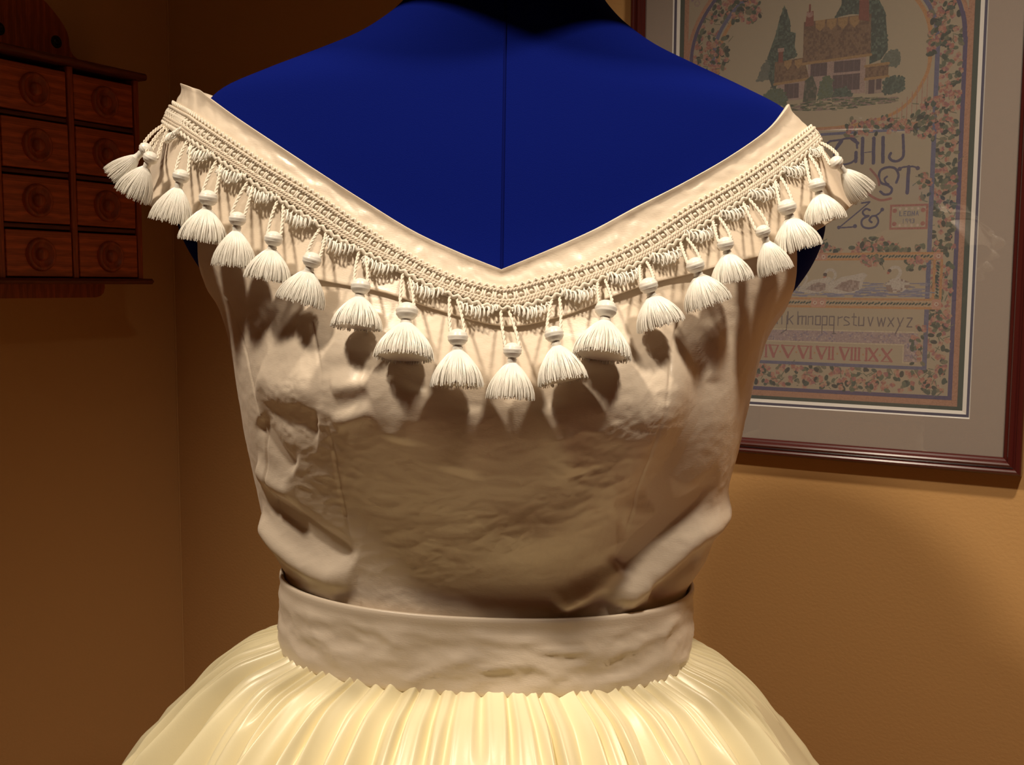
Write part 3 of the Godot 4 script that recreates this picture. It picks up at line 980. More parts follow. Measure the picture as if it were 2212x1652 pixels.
func skin(th: float, y: float, off: float) -> Vector3:  # th 0 faces the camera, PI / 2 the right side
	var a := lut(wide_lut, y) + off
	var b := lut(deep_lut, y)
	var s := sin(th)
	var c := cos(th)
	var e := 2.0 / POW
	var x := a * signf(s) * pow(absf(s), e)
	b = (b + bust(x, y)) if c > 0.0 else b * 0.85
	return Vector3(x, y, (b + off) * signf(c) * pow(absf(c), e))


func front_z(x: float, y: float, off: float) -> float:
	var a := lut(wide_lut, y) + off
	if absf(x) >= a:
		return -1.0
	return (lut(deep_lut, y) + bust(x, y) + off) * pow(1.0 - pow(absf(x) / a, POW), 1.0 / POW)


func ray(p: Vector2) -> Array:
	var d := cam_basis.orthonormalized() * Vector3(p.x - 1106.0, 826.0 - p.y, -FOCAL).normalized()
	var inv := form_xf.affine_inverse()
	return [inv * cam_pos, inv.basis * d]


func reach(r: Array, off: float, zf: float) -> float:  # how far along the ray the figure (grown by off) is met
	var o: Vector3 = r[0]
	var d: Vector3 = r[1]
	var t := 0.48
	var hit := false
	while t < 0.95:
		var p := o + d * t
		if p.z <= front_z(p.x, p.y, off):
			hit = true
			break
		t += 0.004
	if not hit:
		return (zf - o.z) / d.z
	var lo := t - 0.004
	var hi := t
	for k in 14:
		var m := (lo + hi) / 2.0
		var p := o + d * m
		if p.z <= front_z(p.x, p.y, off):
			hi = m
		else:
			lo = m
	return minf((lo + hi) / 2.0, (zf - o.z) / d.z) if zf > -0.5 else (lo + hi) / 2.0


func on_form(x: float, y: float, off: float, zf := -0.01) -> Vector3:
	var r := ray(Vector2(x, y))
	return r[0] + r[1] * reach(r, off, zf)


func prepare_form() -> void:
	var b := Basis(Vector3(0, 0, 1), deg_to_rad(-1.8))
	form_xf = Transform3D(b, PIVOT - b * Vector3(0, 1.2, 0))
	for k in 1025:
		var y := 1.53 * k / 1024.0
		wide_lut.append(table(WIDE, y))
		deep_lut.append(table(DEEP, y))


func build_form() -> void:
	prepare_form()
	var root := thing("dress_form", "royal blue jersey covered dress form wearing the cream gown", "dress form", form_xf)
	var nu := 240
	var nv := 200
	var pts := PackedVector3Array()
	for j in nv:
		var f := float(j) / (nv - 1)
		var y := lerpf(0.84, 1.03, f / 0.12) if f < 0.12 else lerpf(1.03, 1.474, (f - 0.12) / 0.88)
		for i in nu:
			pts.append(skin(TAU * i / nu, y, 0.0))
	for k in 3:
		for i in nu:
			var p := skin(TAU * i / nu, 1.474, 0.0)
			var s: float = [0.94, 0.8, 0.0][k]
			pts.append(Vector3(p.x * s, 1.474 + [0.002, 0.003, 0.003][k], p.z * s))
	var b := MB.new()
	b.grid(pts, nu, nv + 3, true)
	obj("torso", b.mesh(), M.jersey, root)
	var seam := PackedVector3Array()
	for k in 90:
		var q := Vector2(lerpf(1093, 1083, k / 89.0), lerpf(-20, 620, k / 89.0))
		var p := on_form(q.x, q.y, 0.0)
		seam.append(p - Vector3(0, 0, 0.0004))
	b = MB.new()
	b.tube(seam, 0.0011, 6)
	obj("front_seam", b.mesh(), M.seam_blue, root).set_meta("label", "dark centre front seam")
	b = MB.new()
	b.lathe([Vector2(0.0, 1.522), Vector2(0.012, 1.521), Vector2(0.018, 1.512), Vector2(0.013, 1.504), Vector2(0.016, 1.499), Vector2(0.108, 1.490), Vector2(0.117, 1.487), Vector2(0.120, 1.482), Vector2(0.116, 1.477), Vector2(0.0, 1.476)], 48)
	obj("neck_cap", b.mesh(), M.iron, root)
	b = MB.new()
	b.tube(PackedVector3Array([Vector3(0, 0.05, 0), Vector3(0, 0.4, 0), Vector3(0, 0.86, 0)]), 0.014, 20)
	obj("pole", b.mesh(), M.chrome, root)
	for k in 4:
		var a := PI / 4 + k * PI / 2
		var d := Vector3(cos(a), 0, sin(a))
		b = MB.new()
		b.tube(PackedVector3Array([d * 0.008 + Vector3(0, 0.10, 0), d * 0.08 + Vector3(0, 0.075, 0), d * 0.17 + Vector3(0, 0.035, 0), d * 0.24 + Vector3(0, 0.014, 0)]), 0.011, 12)
		obj("leg", b.mesh(), M.chrome, root)


# ---------------------------------------------------------------- the gown
const NECK := [[405, 189, 378, 222, 357, 270, 288, 424], [446, 209, 420, 247, 395, 296, 335, 452], [520, 263, 487, 292, 460, 340, 400, 488], [610, 324, 578, 353, 548, 400, 485, 540], [710, 391, 676, 412, 648, 464, 580, 585], [797, 448, 780, 483, 750, 531, 700, 606], [894, 509, 868, 540, 845, 578, 815, 628], [990, 555, 975, 594, 960, 637, 945, 668], [1083, 593, 1085, 621, 1090, 672, 1095, 704], [1180, 552, 1180, 597, 1190, 648, 1205, 684], [1280, 506, 1285, 563, 1298, 607, 1315, 644], [1370, 456, 1385, 512, 1404, 561, 1425, 606], [1470, 404, 1490, 443, 1512, 494, 1545, 578], [1570, 346, 1592, 385, 1618, 426, 1665, 545], [1650, 288, 1680, 325, 1705, 364, 1775, 492], [1690, 238, 1748, 274, 1768, 308, 1856, 432]]
const SUB := 20
var edge := {}      # E, U, L, O: the front curves, then closed round the back
var front_n := 0
var out_n := PackedVector3Array()
var tan_n := PackedVector3Array()
var low_px := PackedFloat32Array()
var gown: Node3D


func neck_curves() -> void:
	var names := ["E", "U", "L", "O"]
	for c in 4:
		var ts := PackedFloat32Array()
		var rays := []
		var n := (NECK.size() - 1) * SUB + 1
		for s in n:
			var k := mini(s / SUB, NECK.size() - 2)
			var u := float(s - k * SUB) / SUB
			var q := []
			for m in [k - 1, k, k + 1, k + 2]:
				var row: Array = NECK[clampi(m, 0, NECK.size() - 1)]
				q.append(Vector2(row[c * 2], row[c * 2 + 1]))
			if c < 2 and k == 7:
				q[3] = q[2] * 2.0 - q[1] if c == 0 else (q[3] + q[2] * 2.0 - q[1]) / 2.0
			if c < 2 and k == 8:
				q[0] = q[1] * 2.0 - q[2] if c == 0 else (q[0] + q[1] * 2.0 - q[2]) / 2.0
			var p: Vector2 = cr(q[0], q[1], q[2], q[3], u)
			if c == 2:
				low_px.append(p.x)
			var side := pow(absf(2.0 * s / (n - 1) - 1.0), 3.0)
			var off: float = [0.0035, 0.0085, 0.0095, lerpf(0.0085, 0.021, side)][c]
			var r := ray(p)
			rays.append(r)
			var plane: float = [-0.012, -0.004, 0.0, 0.012][c]
			if s < 16:
				plane = lerpf(-0.030, plane + 0.004, s / 16.0)
			ts.append(reach(r, off, plane))
		for pass_ in 6:
			var t2 := ts.duplicate()
			for s in range(1, n - 1):
				var w := 0.5 if s < 45 or s > n - 46 else 0.15
				t2[s] = lerpf(ts[s], (ts[s - 1] + ts[s + 1]) / 2.0, w)
			ts = t2
		var pts := PackedVector3Array()
		for s in n:
			pts.append(rays[s][0] + rays[s][1] * ts[s])
		front_n = n
		var behind := PackedVector3Array()
		for s in range(n - 1, -1, -1):
			var p := pts[s]
			var y := p.y + 0.02 * sin(PI * s / (n - 1))
			var z := minf(-0.034, -0.85 * front_z(p.x, y, 0.0) - [0.003, 0.007, 0.008, 0.014][c])
			behind.append(Vector3(p.x, y, z))
		for pass_ in 8:
			for s in range(1, n - 1):
				behind[s] = behind[s].lerp((behind[s - 1] + behind[s + 1]) / 2.0, 0.4)
		for k in 10:   # over the right shoulder
			var u := (k + 1) / 11.0
			pts.append(pts[n - 1].lerp(behind[0], u) + Vector3(0.006, 0.002, 0) * sin(PI * u))
		pts.append_array(behind)
		for k in 3:   # and over the left
			pts.append(behind[n - 1].lerp(pts[0], (k + 1) / 4.0))
		edge[names[c]] = pts
	var total: int = edge.E.size()
	for s in total:
		var t: Vector3 = (edge.U[(s + 1) % total] - edge.U[(s - 1 + total) % total]).normalized()
		var w: Vector3 = edge.L[s] - edge.E[s]
		var nrm := t.cross(w).normalized()
		var mid: Vector3 = edge.U[s]
		if nrm.dot(Vector3(mid.x, 0.0, mid.z)) < 0.0:
			nrm = -nrm
		out_n.append(nrm)
		tan_n.append(t)
	for pass_ in 4:
		var o2 := out_n.duplicate()
		for s in total:
			o2[s] = (out_n[s] * 2.0 + out_n[(s + 1) % total] + out_n[(s - 1 + total) % total]).normalized()
		out_n = o2


func ribbon(rows: Array) -> MB:  # each row a callable of the station
	var total: int = edge.E.size()
	var pts := PackedVector3Array()
	for r in rows:
		for s in total:
			pts.append(r.call(s))
	var b := MB.new()
	b.grid(pts, total, rows.size(), true, true)
	return b


func across(s: int, f: float, lift: float) -> Vector3:  # a point on the braid: f 0 at its upper edge, 1 at its lower
	return edge.U[s].lerp(edge.L[s], f) + out_n[s] * lift


func smooth_path(f: float, lift: float, step: float) -> Array:  # evenly spaced [point, tangent, normal] along the front and round the back
	var total: int = edge.E.size()
	var out := []
	var carry := 0.0
	for s in total:
		var a := across(s, f, lift)
		var n := (s + 1) % total
		var b := across(n, f, lift)
		var d := a.distance_to(b)
		while carry < d:
			var u := carry / d
			out.append([a.lerp(b, u), (b - a).normalized(), out_n[s].lerp(out_n[n], u).normalized(), s + u])
			carry += step
		carry -= d
	return out


func twist(f: float, lift: float, r: float, pitch: float, strands := 2) -> MB:
	var b := MB.new()
	var path := smooth_path(f, lift, pitch / 7.0)
	var n := path.size()
	var turns := roundf(n / 7.0)
	for k in strands:
		var pts := PackedVector3Array()
		for i in n:
			var a := TAU * (turns * i / n + float(k) / strands)
			var t: Vector3 = path[i][1]
			var nn: Vector3 = path[i][2]
			var w := t.cross(nn)
			pts.append(path[i][0] + (nn * sin(a) + w * cos(a)) * r * 0.85)
		b.tube(pts, r, 5, true)
	return b


func wave(f: float, lift: float, r: float, pitch: float, amp: float) -> MB:
	var b := MB.new()
	var path := smooth_path(f, lift, pitch / 8.0)
	var n := path.size()
	var turns := roundf(n / 8.0)
	var pts := PackedVector3Array()
	for i in n:
		var a := TAU * turns * i / n
		var t: Vector3 = path[i][1]
		var nn: Vector3 = path[i][2]
		pts.append(path[i][0] + t.cross(nn) * (absf(sin(a / 2.0)) - 0.5) * amp + nn * cos(a) * r * 0.5)
	b.tube(pts, r, 6, true)
	return b


func build_dress() -> void:
	neck_curves()
	gown = thing("gown", "cream off-the-shoulder gown with tassel fringed neckline, plain waistband and gathered skirt", "dress", form_xf)
	build_bodice()
	build_collar()
	build_braid()
	build_tassels()
	build_waistband()
	build_skirt()


# folds of the bodice: pixels of the line that each follows, height and width in metres
const FOLDS := [
	[0.0085, 0.011, [566, 1112, 610, 1180, 680, 1232, 775, 1262]], [-0.0050, 0.010, [572, 1062, 640, 1120, 700, 1165, 772, 1212]],
	[0.0030, 0.007, [610, 1250, 680, 1275, 740, 1300]],
	[0.0050, 0.010, [556, 1008, 594, 1050, 640, 1068]], [-0.0040, 0.010, [556, 900, 590, 960, 640, 1015]],
	[0.0095, 0.012, [1575, 1075, 1500, 1160, 1400, 1250, 1310, 1318]], [-0.0045, 0.011, [1560, 1020, 1460, 1115, 1360, 1205, 1240, 1290]],
	[0.0065, 0.008, [1350, 1215, 1280, 1270, 1190, 1318]], [-0.0040, 0.010, [1520, 1190, 1450, 1245, 1390, 1290]],
	[0.0020, 0.006, [712, 842, 750, 832, 796, 826]], [-0.0016, 0.006, [690, 800, 740, 792, 790, 800]],
	[0.0022, 0.0055, [716, 915, 760, 905, 806, 886]], [-0.0014, 0.006, [716, 872, 760, 868, 800, 852]],
	[-0.0040, 0.020, [1540, 740, 1510, 880, 1450, 1010, 1380, 1110]], [0.0052, 0.020, [1490, 740, 1430, 880, 1330, 1030, 1200, 1140, 1010, 1165]],
	[0.0040, 0.014, [556, 806, 600, 850, 690, 830]], [-0.0030, 0.012, [560, 880, 640, 905, 690, 930]],
	[0.0030, 0.010, [1180, 860, 1215, 960, 1245, 1030]], [0.0028, 0.010, [1020, 870, 1012, 960, 990, 1030]], [0.0025, 0.009, [905, 830, 880, 900, 860, 960]],
	[0.0014, 0.007, [1540, 680, 1548, 760, 1546, 830]], [-0.0020, 0.014, [1330, 1160, 1400, 1130, 1480, 1040]]]
# where the cloth is most crushed: x, y, size, depth
const CRUSHED := [[-0.120, 1.170, 0.022, 0.0008], [0.060, 1.135, 0.026, 0.0008], [0.085, 1.175, 0.020, 0.0008], [-0.035, 1.075, 0.030, 0.0004], [0.010, 1.095, 0.02, 0.0006], [-0.10, 1.13, 0.025, 0.0004]]
const SEAMS := [[672, 700, 690, 800, 712, 940, 742, 1100, 780, 1320], [1470, 690, 1440, 800, 1410, 940, 1370, 1100, 1330, 1320], [485, 640, 530, 760, 560, 900, 590, 1080]]


func bodice_top(th: float) -> float:
	# height of the bodice's hidden upper edge at an angle, under the braid
	var f := absf(th)
	var key := th if f <= PI / 2 else signf(th) * (PI - f)
	var lo := 0
	var hi := top_th.size() - 1
	if key <= top_th[0]:
		return top_y[0]
	if key >= top_th[hi]:
		return top_y[hi]
	while hi - lo > 1:
		var m := (lo + hi) / 2
		if top_th[m] <= key:
			lo = m
		else:
			hi = m
	return lerpf(top_y[lo], top_y[hi], (key - top_th[lo]) / maxf(1e-6, top_th[hi] - top_th[lo]))


var top_th := PackedFloat32Array()
var top_y := PackedFloat32Array()


func angle_of(p: Vector3) -> float:
	var a := lut(wide_lut, p.y) + 0.006
	var s := pow(clampf(absf(p.x) / a, 0.0, 1.0), POW / 2.0)
	return asin(s) * signf(p.x)


func segs_of(flat: Array, off: float) -> PackedVector3Array:
	var out := PackedVector3Array()
	for k in range(0, flat.size(), 2):
		out.append(on_form(flat[k], flat[k + 1], off))
	var fine := PackedVector3Array()
	for k in out.size() - 1:
		for i in 4:
			fine.append(cr(out[maxi(0, k - 1)], out[k], out[k + 1], out[mini(out.size() - 1, k + 2)], i / 4.0))
	fine.append(out[out.size() - 1])
	return fine


func build_bodice() -> void:
	var last := -9.0
	for s in front_n:
		var p := across(s, 0.45, -0.004)
		var th := angle_of(p)
		if th > last + 0.0005:
			top_th.append(th)
			top_y.append(p.y)
			last = th
	var lines := []
	for f in FOLDS:
		var pts := segs_of(f[2], 0.006)
		var bb := AABB(pts[0], Vector3.ZERO)
		for p in pts:
			bb = bb.expand(p)
		lines.append([f[0], f[1], pts, bb.grow(f[1] * 2.6)])
	for sm in SEAMS:
		var pts := segs_of(sm, 0.006)
		var bb := AABB(pts[0], Vector3.ZERO)
		for p in pts:
			bb = bb.expand(p)
		lines.append([-0.0011, 0.0011, pts, bb.grow(0.004)])
	var crumple := FastNoiseLite.new()
	crumple.seed = 4
	crumple.frequency = 36.0
	crumple.fractal_octaves = 3
	crumple.fractal_type = FastNoiseLite.FRACTAL_RIDGED
	var nf := 620
	var nb := 120
	var nu := nf + nb
	var nv := 230
	var pts := PackedVector3Array()
	for j in nv:
		var f := float(j) / (nv - 1)
		for i in nu:
			var th := lerpf(-PI * 0.52, PI * 0.52, float(i) / nf) if i < nf else lerpf(PI * 0.52, TAU - PI * 0.52, float(i - nf) / nb)
			var sth := th if th <= PI else th - TAU
			var top := bodice_top(sth)
			var y := lerpf(1.005, top, f)
			var off := 0.0055
			if sth > -1.7 and sth < 1.7:
				var p := skin(th, y, 0.006)
				var quiet := clampf((1.30 - y) / 0.04, 0.0, 1.0) * clampf((y - 1.02) / 0.02, 0.0, 1.0)
				if quiet > 0.0:
					for l in lines:
						if l[3].has_point(p):
							var q: PackedVector3Array = l[2]
							var best := 1.0
							var at := 0.0
							for k in q.size() - 1:
								var c := Geometry3D.get_closest_point_to_segment(p, q[k], q[k + 1])
								var d := p.distance_squared_to(c)
								if d < best:
									best = d
									at = (k + c.distance_to(q[k]) / maxf(1e-6, q[k].distance_to(q[k + 1]))) / (q.size() - 1)
							var w: float = l[1]
							var ends := smoothstep(0.0, 0.2, minf(at, 1.0 - at) + (0.2 if w < 0.002 else 0.0))
							off += l[0] * exp(-best / (w * w)) * quiet * ends
					var rough := 0.0003
					for h in CRUSHED:
						var g: float = Vector2(p.x - h[0], p.y - h[1]).length() / h[2]
						rough += h[3] * exp(-g * g)
					off += (crumple.get_noise_3d(p.x * 1.0, p.y * 1.6, p.z)) * rough * quiet
			pts.append(skin(th, y, maxf(off, 0.0022)))
	# cut the arm holes
	var b := MB.new()
	b.V = pts
	for j in nv:
		for i in nu:
			b.UV.append(Vector2(float(i) / nu, float(j) / nv))
	var inside := PackedFloat32Array()
	for j in nv:
		for i in nu:
			var p := pts[j * nu + i]
			var th := lerpf(-PI * 0.52, PI * 0.52, float(i) / nf) if i < nf else lerpf(PI * 0.52, TAU - PI * 0.52, float(i - nf) / nb)
			var sth := th if th <= PI else th - TAU
			var u := (absf(sth) - PI / 2) / deg_to_rad(40.0)
			var v := (p.y - 1.335) / 0.104
			inside.append(u * u + v * v - 1.0 if p.y < 1.335 else absf(u) - 1.0)
	for j in nv - 1:
		for i in nu:
			var i2 := (i + 1) % nu
			var q := [j * nu + i, j * nu + i2, (j + 1) * nu + i2, (j + 1) * nu + i]
			for t in [[q[0], q[1], q[2]], [q[0], q[2], q[3]]]:
				cut_tri(b, t, inside)
	obj("bodice", b.mesh(), M.satin, gown)


func cut_tri(b: MB, t: Array, g: PackedFloat32Array) -> void:
	var n := 0
	for k in t:
		n += 1 if g[k] >= 0.0 else 0
	if n == 3:
		b.tri(t[0], t[1], t[2])
	elif n > 0:
		var poly := []
		for k in 3:
			var a: int = t[k]
			var c: int = t[(k + 1) % 3]
			if g[a] >= 0.0:
				poly.append(a)
			if (g[a] >= 0.0) != (g[c] >= 0.0):
				poly.append(b.vert(b.V[a].lerp(b.V[c], g[a] / (g[a] - g[c]))))
		for k in range(1, poly.size() - 1):
			b.tri(poly[0], poly[k], poly[k + 1])


func build_collar() -> void:
	# the folded neckline band above the braid
	var ripple := FastNoiseLite.new()
	ripple.seed = 9
	ripple.frequency = 9.0
	var fold := func(f: float, lift: float) -> Callable:
		return func(s: int) -> Vector3:
			var p: Vector3 = edge.E[s].lerp(edge.U[s], f)
			return p + out_n[s] * (lift + 0.0042 * pow(1.0 - clampf(f, 0, 1), 1.6) - 0.0012 * sin(PI * clampf(f, 0, 1)) + ripple.get_noise_2d(s * 0.012, f * 0.3) * 0.0012 * sin(PI * clampf(f, 0, 1)))
	var band := ribbon([fold.call(0.35, -0.0045), fold.call(0.12, -0.0035), fold.call(0.02, -0.0022), fold.call(-0.02, -0.0004), fold.call(0.0, 0.0012), fold.call(0.05, 0.0018), fold.call(0.14, 0.0010), fold.call(0.25, 0.0006), fold.call(0.4, 0.0009), fold.call(0.55, 0.0012), fold.call(0.7, 0.0010), fold.call(0.85, 0.0004), fold.call(1.0, -0.0006), fold.call(1.3, -0.0022)])
	obj("neckline_band", band.mesh(), M.satin, gown).set_meta("label", "folded cream band along the neckline")
	# the cape collar that hangs from under the braid
	var fall := func(f: float, lift: float) -> Callable:
		return func(s: int) -> Vector3:
			var a := across(s, 0.35, -0.0014)
			var p: Vector3 = a.lerp(edge.O[s], f)
			var side := pow(absf(2.0 * s / (front_n - 1) - 1.0), 2.0) if s < front_n else 1.0
			return p + out_n[s] * (lift + f * sin(s * 0.16) * 0.0022 * (0.3 + side) + sin(PI * f) * 0.002 * side)
	var cape := ribbon([fall.call(0.0, 0.0), fall.call(0.15, 0.0), fall.call(0.3, 0.0), fall.call(0.45, 0.0), fall.call(0.6, 0.0), fall.call(0.72, 0.0), fall.call(0.84, 0.0), fall.call(0.93, 0.0), fall.call(0.99, 0.0002), fall.call(1.0, -0.0006), fall.call(0.99, -0.0014), fall.call(0.9, -0.0016)])
	obj("cape_collar", cape.mesh(), M.satin, gown).set_meta("label", "short cream collar falling over the shoulders behind the tassels")


func build_braid() -> void:
	var row := func(f: float, lift: float) -> Callable:
		return func(s: int) -> Vector3: return across(s, f, lift)
	var tape := ribbon([row.call(0.0, -0.001), row.call(0.02, 0.0008), row.call(0.3, 0.0014), row.call(0.7, 0.0014), row.call(0.97, 0.0010), row.call(1.0, -0.001)])
	var braid := obj("braid_trim", tape.mesh(), M.braid, gown)
	braid.set_meta("label", "woven gimp braid sewn along the neckline")
	obj("braid_edging", wave(0.05, 0.0014, 0.0008, 0.0042, 0.0020).mesh(), M.cord, braid)
	obj("braid_cord", twist(0.24, 0.0022, 0.0008, 0.0040).mesh(), M.braid, braid)
	obj("braid_cord", twist(0.68, 0.0022, 0.0009, 0.0042).mesh(), M.braid, braid)
	obj("braid_cord", twist(0.80, 0.0024, 0.0008, 0.0042).mesh(), M.braid, braid)
	obj("braid_edging", wave(0.95, 0.0022, 0.0012, 0.0060, 0.0015).mesh(), M.cord, braid)
	# square links with a knot in each
	var link := MB.new()
	var loop := PackedVector3Array()
	for k in 20:
		var a := TAU * k / 20.0
		loop.append(Vector3(signf(cos(a)) * pow(absf(cos(a)), 0.55) * 0.00255, signf(sin(a)) * pow(absf(sin(a)), 0.55) * 0.0027, 0.0004 * cos(2 * a)))
	link.tube(loop, 0.00075, 6, true)
	var knot_prof := []
	for k in 7:
		var a := PI * k / 6.0
		knot_prof.append(Vector2(sin(a) * 0.0013, cos(a) * 0.0010))
	link.lathe(knot_prof, 9, Transform3D(Basis(Vector3.RIGHT, PI / 2), Vector3(0, 0, 0.0002)))
	var lm := link.mesh()
	var path := smooth_path(0.46, 0.0022, 0.0064)
	for q in path:
		if q[3] > front_n + 12 and q[3] < edge.E.size() - 12:
			continue
		var o := obj("braid_link", lm, M.cord, braid)
		var t: Vector3 = q[1]
		var n: Vector3 = q[2]
		var w := n.cross(t).normalized()
		o.transform = Transform3D(Basis(t, w, t.cross(w)).orthonormalized(), q[0])


# head x, y, middle of the lower edge x, y, width of the lower edge, x of the point it hangs from (pixels)
const TASSELS := [[315, 322, 246, 383, 60, 360], [325, 341, 287, 422, 84, 366], [391, 381, 368, 480, 95, 412], [450, 428, 438, 521, 108, 480], [513, 473, 505, 575, 98, 545], [591, 516, 577, 604, 105, 612], [674, 562, 648, 653, 110, 700], [779, 619, 770, 708, 115, 785], [879, 673, 872, 773, 135, 882], [989, 729, 987, 834, 120, 984], [1107, 757, 1102, 860, 110, 1093], [1197, 722, 1217, 824, 114, 1203], [1309, 668, 1299, 770, 133, 1303], [1401, 617, 1428, 703, 110, 1390], [1502, 573, 1530, 658, 108, 1475], [1567, 527, 1583, 608, 96, 1545], [1648, 500, 1676, 586, 80, 1612], [1700, 448, 1724, 538, 108, 1679], [1765, 400, 1783, 478, 95, 1740], [1806, 351, 1864, 418, 66, 1766]]


func tassel_skirt(sd: int) -> Mesh:  # one long, hanging down from the origin; lower radius one
	var r := RandomNumberGenerator.new()
	r.seed = sd
	var b := MB.new()
	var bell := func(s: float) -> float: return 0.13 + 0.80 * pow(sin(clampf(s, 0, 1) * PI / 2.0), 0.85)
	var core := PackedVector3Array()
	var nu := 36
	var lump := []
	for i in nu:
		lump.append(r.randf_range(0.86, 0.99))
	for j in 10:
		var s := j / 9.0
		for i in nu:
			var a := TAU * i / nu
			var rad: float = bell.call(s) * lerpf(1.0, lump[i], s) * 0.95
			core.append(Vector3(cos(a) * rad, -s * 0.96, sin(a) * rad))
	for i in nu:
		core.append(Vector3(0, -0.9, 0))
	b.grid(core, nu, 11, true, true)
	for k in 260:
		var a := TAU * (k + r.randf_range(-0.4, 0.4)) / 260.0
		var da := r.randf_range(-0.12, 0.12)
		var reach_ := r.randf_range(0.93, 1.05)
		var wide := r.randf_range(0.90, 1.06)
		var path := PackedVector3Array()
		for j in 7:
			var s := j / 6.0 * reach_
			var rad: float = bell.call(s) * lerpf(1.0, wide, s)
			path.append(Vector3(cos(a + da * s) * rad, -s, sin(a + da * s) * rad))
		b.tube(path, 0.02, 4, false, 0.8)
	return b.mesh()


func fringe(sd: int) -> Mesh:  # a scallop of looped threads, one wide, hanging down from the origin
	var r := RandomNumberGenerator.new()
	r.seed = sd
	var b := MB.new()
	for layer in 2:
		var turns := 9.0 - layer * 2.0
		var path := PackedVector3Array()
		var steps := int(turns * 14)
		var ph := r.randf() * TAU
		for j in steps + 1:
			var u := 2.0 * j / steps - 1.0
			var a := TAU * turns * j / steps + ph
			var rad := (0.155 - 0.05 * absf(u)) * (1.0 - 0.3 * layer) * (1.0 + 0.18 * sin(a * 0.37 + sd))
			var sag := -0.10 - 0.17 * (1.0 - u * u) + 0.06 * layer
			path.append(Vector3(u * 0.43 + sin(a) * 0.035, sag + cos(a) * rad, 0.07 - 0.02 * layer + sin(a) * rad * 0.45))
		b.tube(path, 0.021, 5)
	for k in 7:
		var x := (k - 3) * 0.13
		var len_ := 0.16 + 0.15 * (1.0 - pow((k - 3) / 3.5, 2.0))
		b.tube(PackedVector3Array([Vector3(x * 0.9, 0.05, 0.02), Vector3(x, -len_ * 0.5, 0.06), Vector3(x * 1.05, -len_, 0.06)]), 0.02, 5)
	return b.mesh()


func low_station(x: float) -> int:
	for s in front_n - 1:
		if low_px[s + 1] >= x:
			return s
	return front_n - 1


func build_tassels() -> void:
	var kinds := []
	for k in 4:
		kinds.append(tassel_skirt(100 + k))
	var head := MB.new()
	var prof := []
	for k in 19:
		var a := PI * 0.86 * k / 18.0
		prof.append(Vector2(sin(a) * (1.0 + 0.035 * sin(k * 2.1)), cos(a) * 0.86))
	for q in [[0.52, -0.95], [0.46, -1.2], [0.48, -1.6], [0.60, -1.95]]:
		prof.append(Vector2(q[0], q[1]))
	head.lathe(prof, 28)
	var hm := head.mesh()
	var n := 0
	var stations := []
	for t in TASSELS:
		var far := absf(t[0] - 1060.0) / 760.0
		var hp := on_form(t[0], t[1], 0.026 + 0.002 * far * far, 0.035)
		var bp := on_form(t[2], t[3], 0.0195 + 0.010 * far * far, 0.045)
		var br := ray(Vector2(t[2], t[3]))
		bp = br[0] + br[1] * ((maxf(lerpf(hp.z, bp.z, 0.35), bp.z + 0.002 - 0.008 * far) - br[0].z) / br[1].z)   # it hangs nearly plumb
		var depth := -(form_xf * bp).z
		var rad: float = t[4] * depth / FOCAL / 2.0
		var axis := bp - hp
		var apex := hp + axis * 0.24
		var length := (bp - apex).length()
		var y := -axis.normalized()
		var x := y.cross(Vector3(0, 0.2, 1)).normalized()
		var basis := Basis(x, y, x.cross(y))
		var sk := obj("tassel", kinds[n % 4], M.thread, gown)
		sk.transform = Transform3D(basis * Basis(Vector3.UP, n * 1.3) * Basis.from_scale(Vector3(rad, length, rad)), apex)
		sk.transform = Transform3D(basis * Basis.from_scale(Vector3(rad, length, rad * 0.86)), apex)
		# parts given in the gown's axes, hung on the tassel
		var back := sk.transform.affine_inverse()
		var k := obj("tassel_knot", hm, M.thread, sk)
		k.transform = back * Transform3D(basis * Basis.from_scale(Vector3.ONE * 0.0058 * clampf(rad / 0.0155, 0.8, 1.1)), hp)
		var st := low_station(t[5])
		stations.append(st)
		var top: Vector3 = edge.L[st] + out_n[st] * 0.0010
		var cord := MB.new()
		for sd in [-1.0, 1.0]:
			var a: Vector3 = top + tan_n[st] * sd * 0.0022
			var e: Vector3 = hp + x * sd * 0.0040 + y * 0.002
			var m: Vector3 = (a + e) / 2.0 + out_n[st] * 0.0015 + x * sd * 0.001
			for h in 2:
				var path := PackedVector3Array()
				for j in 22:
					var u := j / 21.0
					var p: Vector3 = a.lerp(m, u).lerp(m.lerp(e, u), u)
					var an := TAU * 4.0 * u + h * PI
					path.append(p + (x * cos(an) + out_n[st] * sin(an)) * 0.00055)
				cord.tube(path, 0.00065, 5)
		var co := obj("hanging_cord", cord.mesh(), M.cord, sk)
		co.transform = back
		n += 1
	var loops := []
	for k in 3:
		loops.append(fringe(40 + k))
	for k in stations.size() - 1:
		var a: int = stations[k]
		var c: int = stations[k + 1]
		if c - a < 6:
			continue
		var s := (a + c) / 2
		var width: float = edge.L[a].distance_to(edge.L[c]) * 0.98
		width = minf(width, 0.026)
		var w: Vector3 = (edge.L[s] - edge.U[s]).normalized()
		var dn := (w * 0.45 + Vector3.DOWN * 0.7).normalized()
		var nn := out_n[s]
		var y := -(dn - nn * dn.dot(nn)).normalized()
		var x := y.cross(nn).normalized()
		var f := obj("looped_fringe", loops[k % 3], M.thread, gown)
		f.transform = Transform3D(Basis(x * width, y * width * 0.95, nn * width), edge.L[s] + nn * 0.0008 - y * -0.001)


func oval(th: float, a: float, b: float, y: float) -> Vector3:
	var e := 2.0 / POW
	var s := sin(th)
	var c := cos(th)
	return Vector3(a * signf(s) * pow(absf(s), e), y, b * signf(c) * pow(absf(c), e) * (1.0 if c > 0.0 else 0.9))


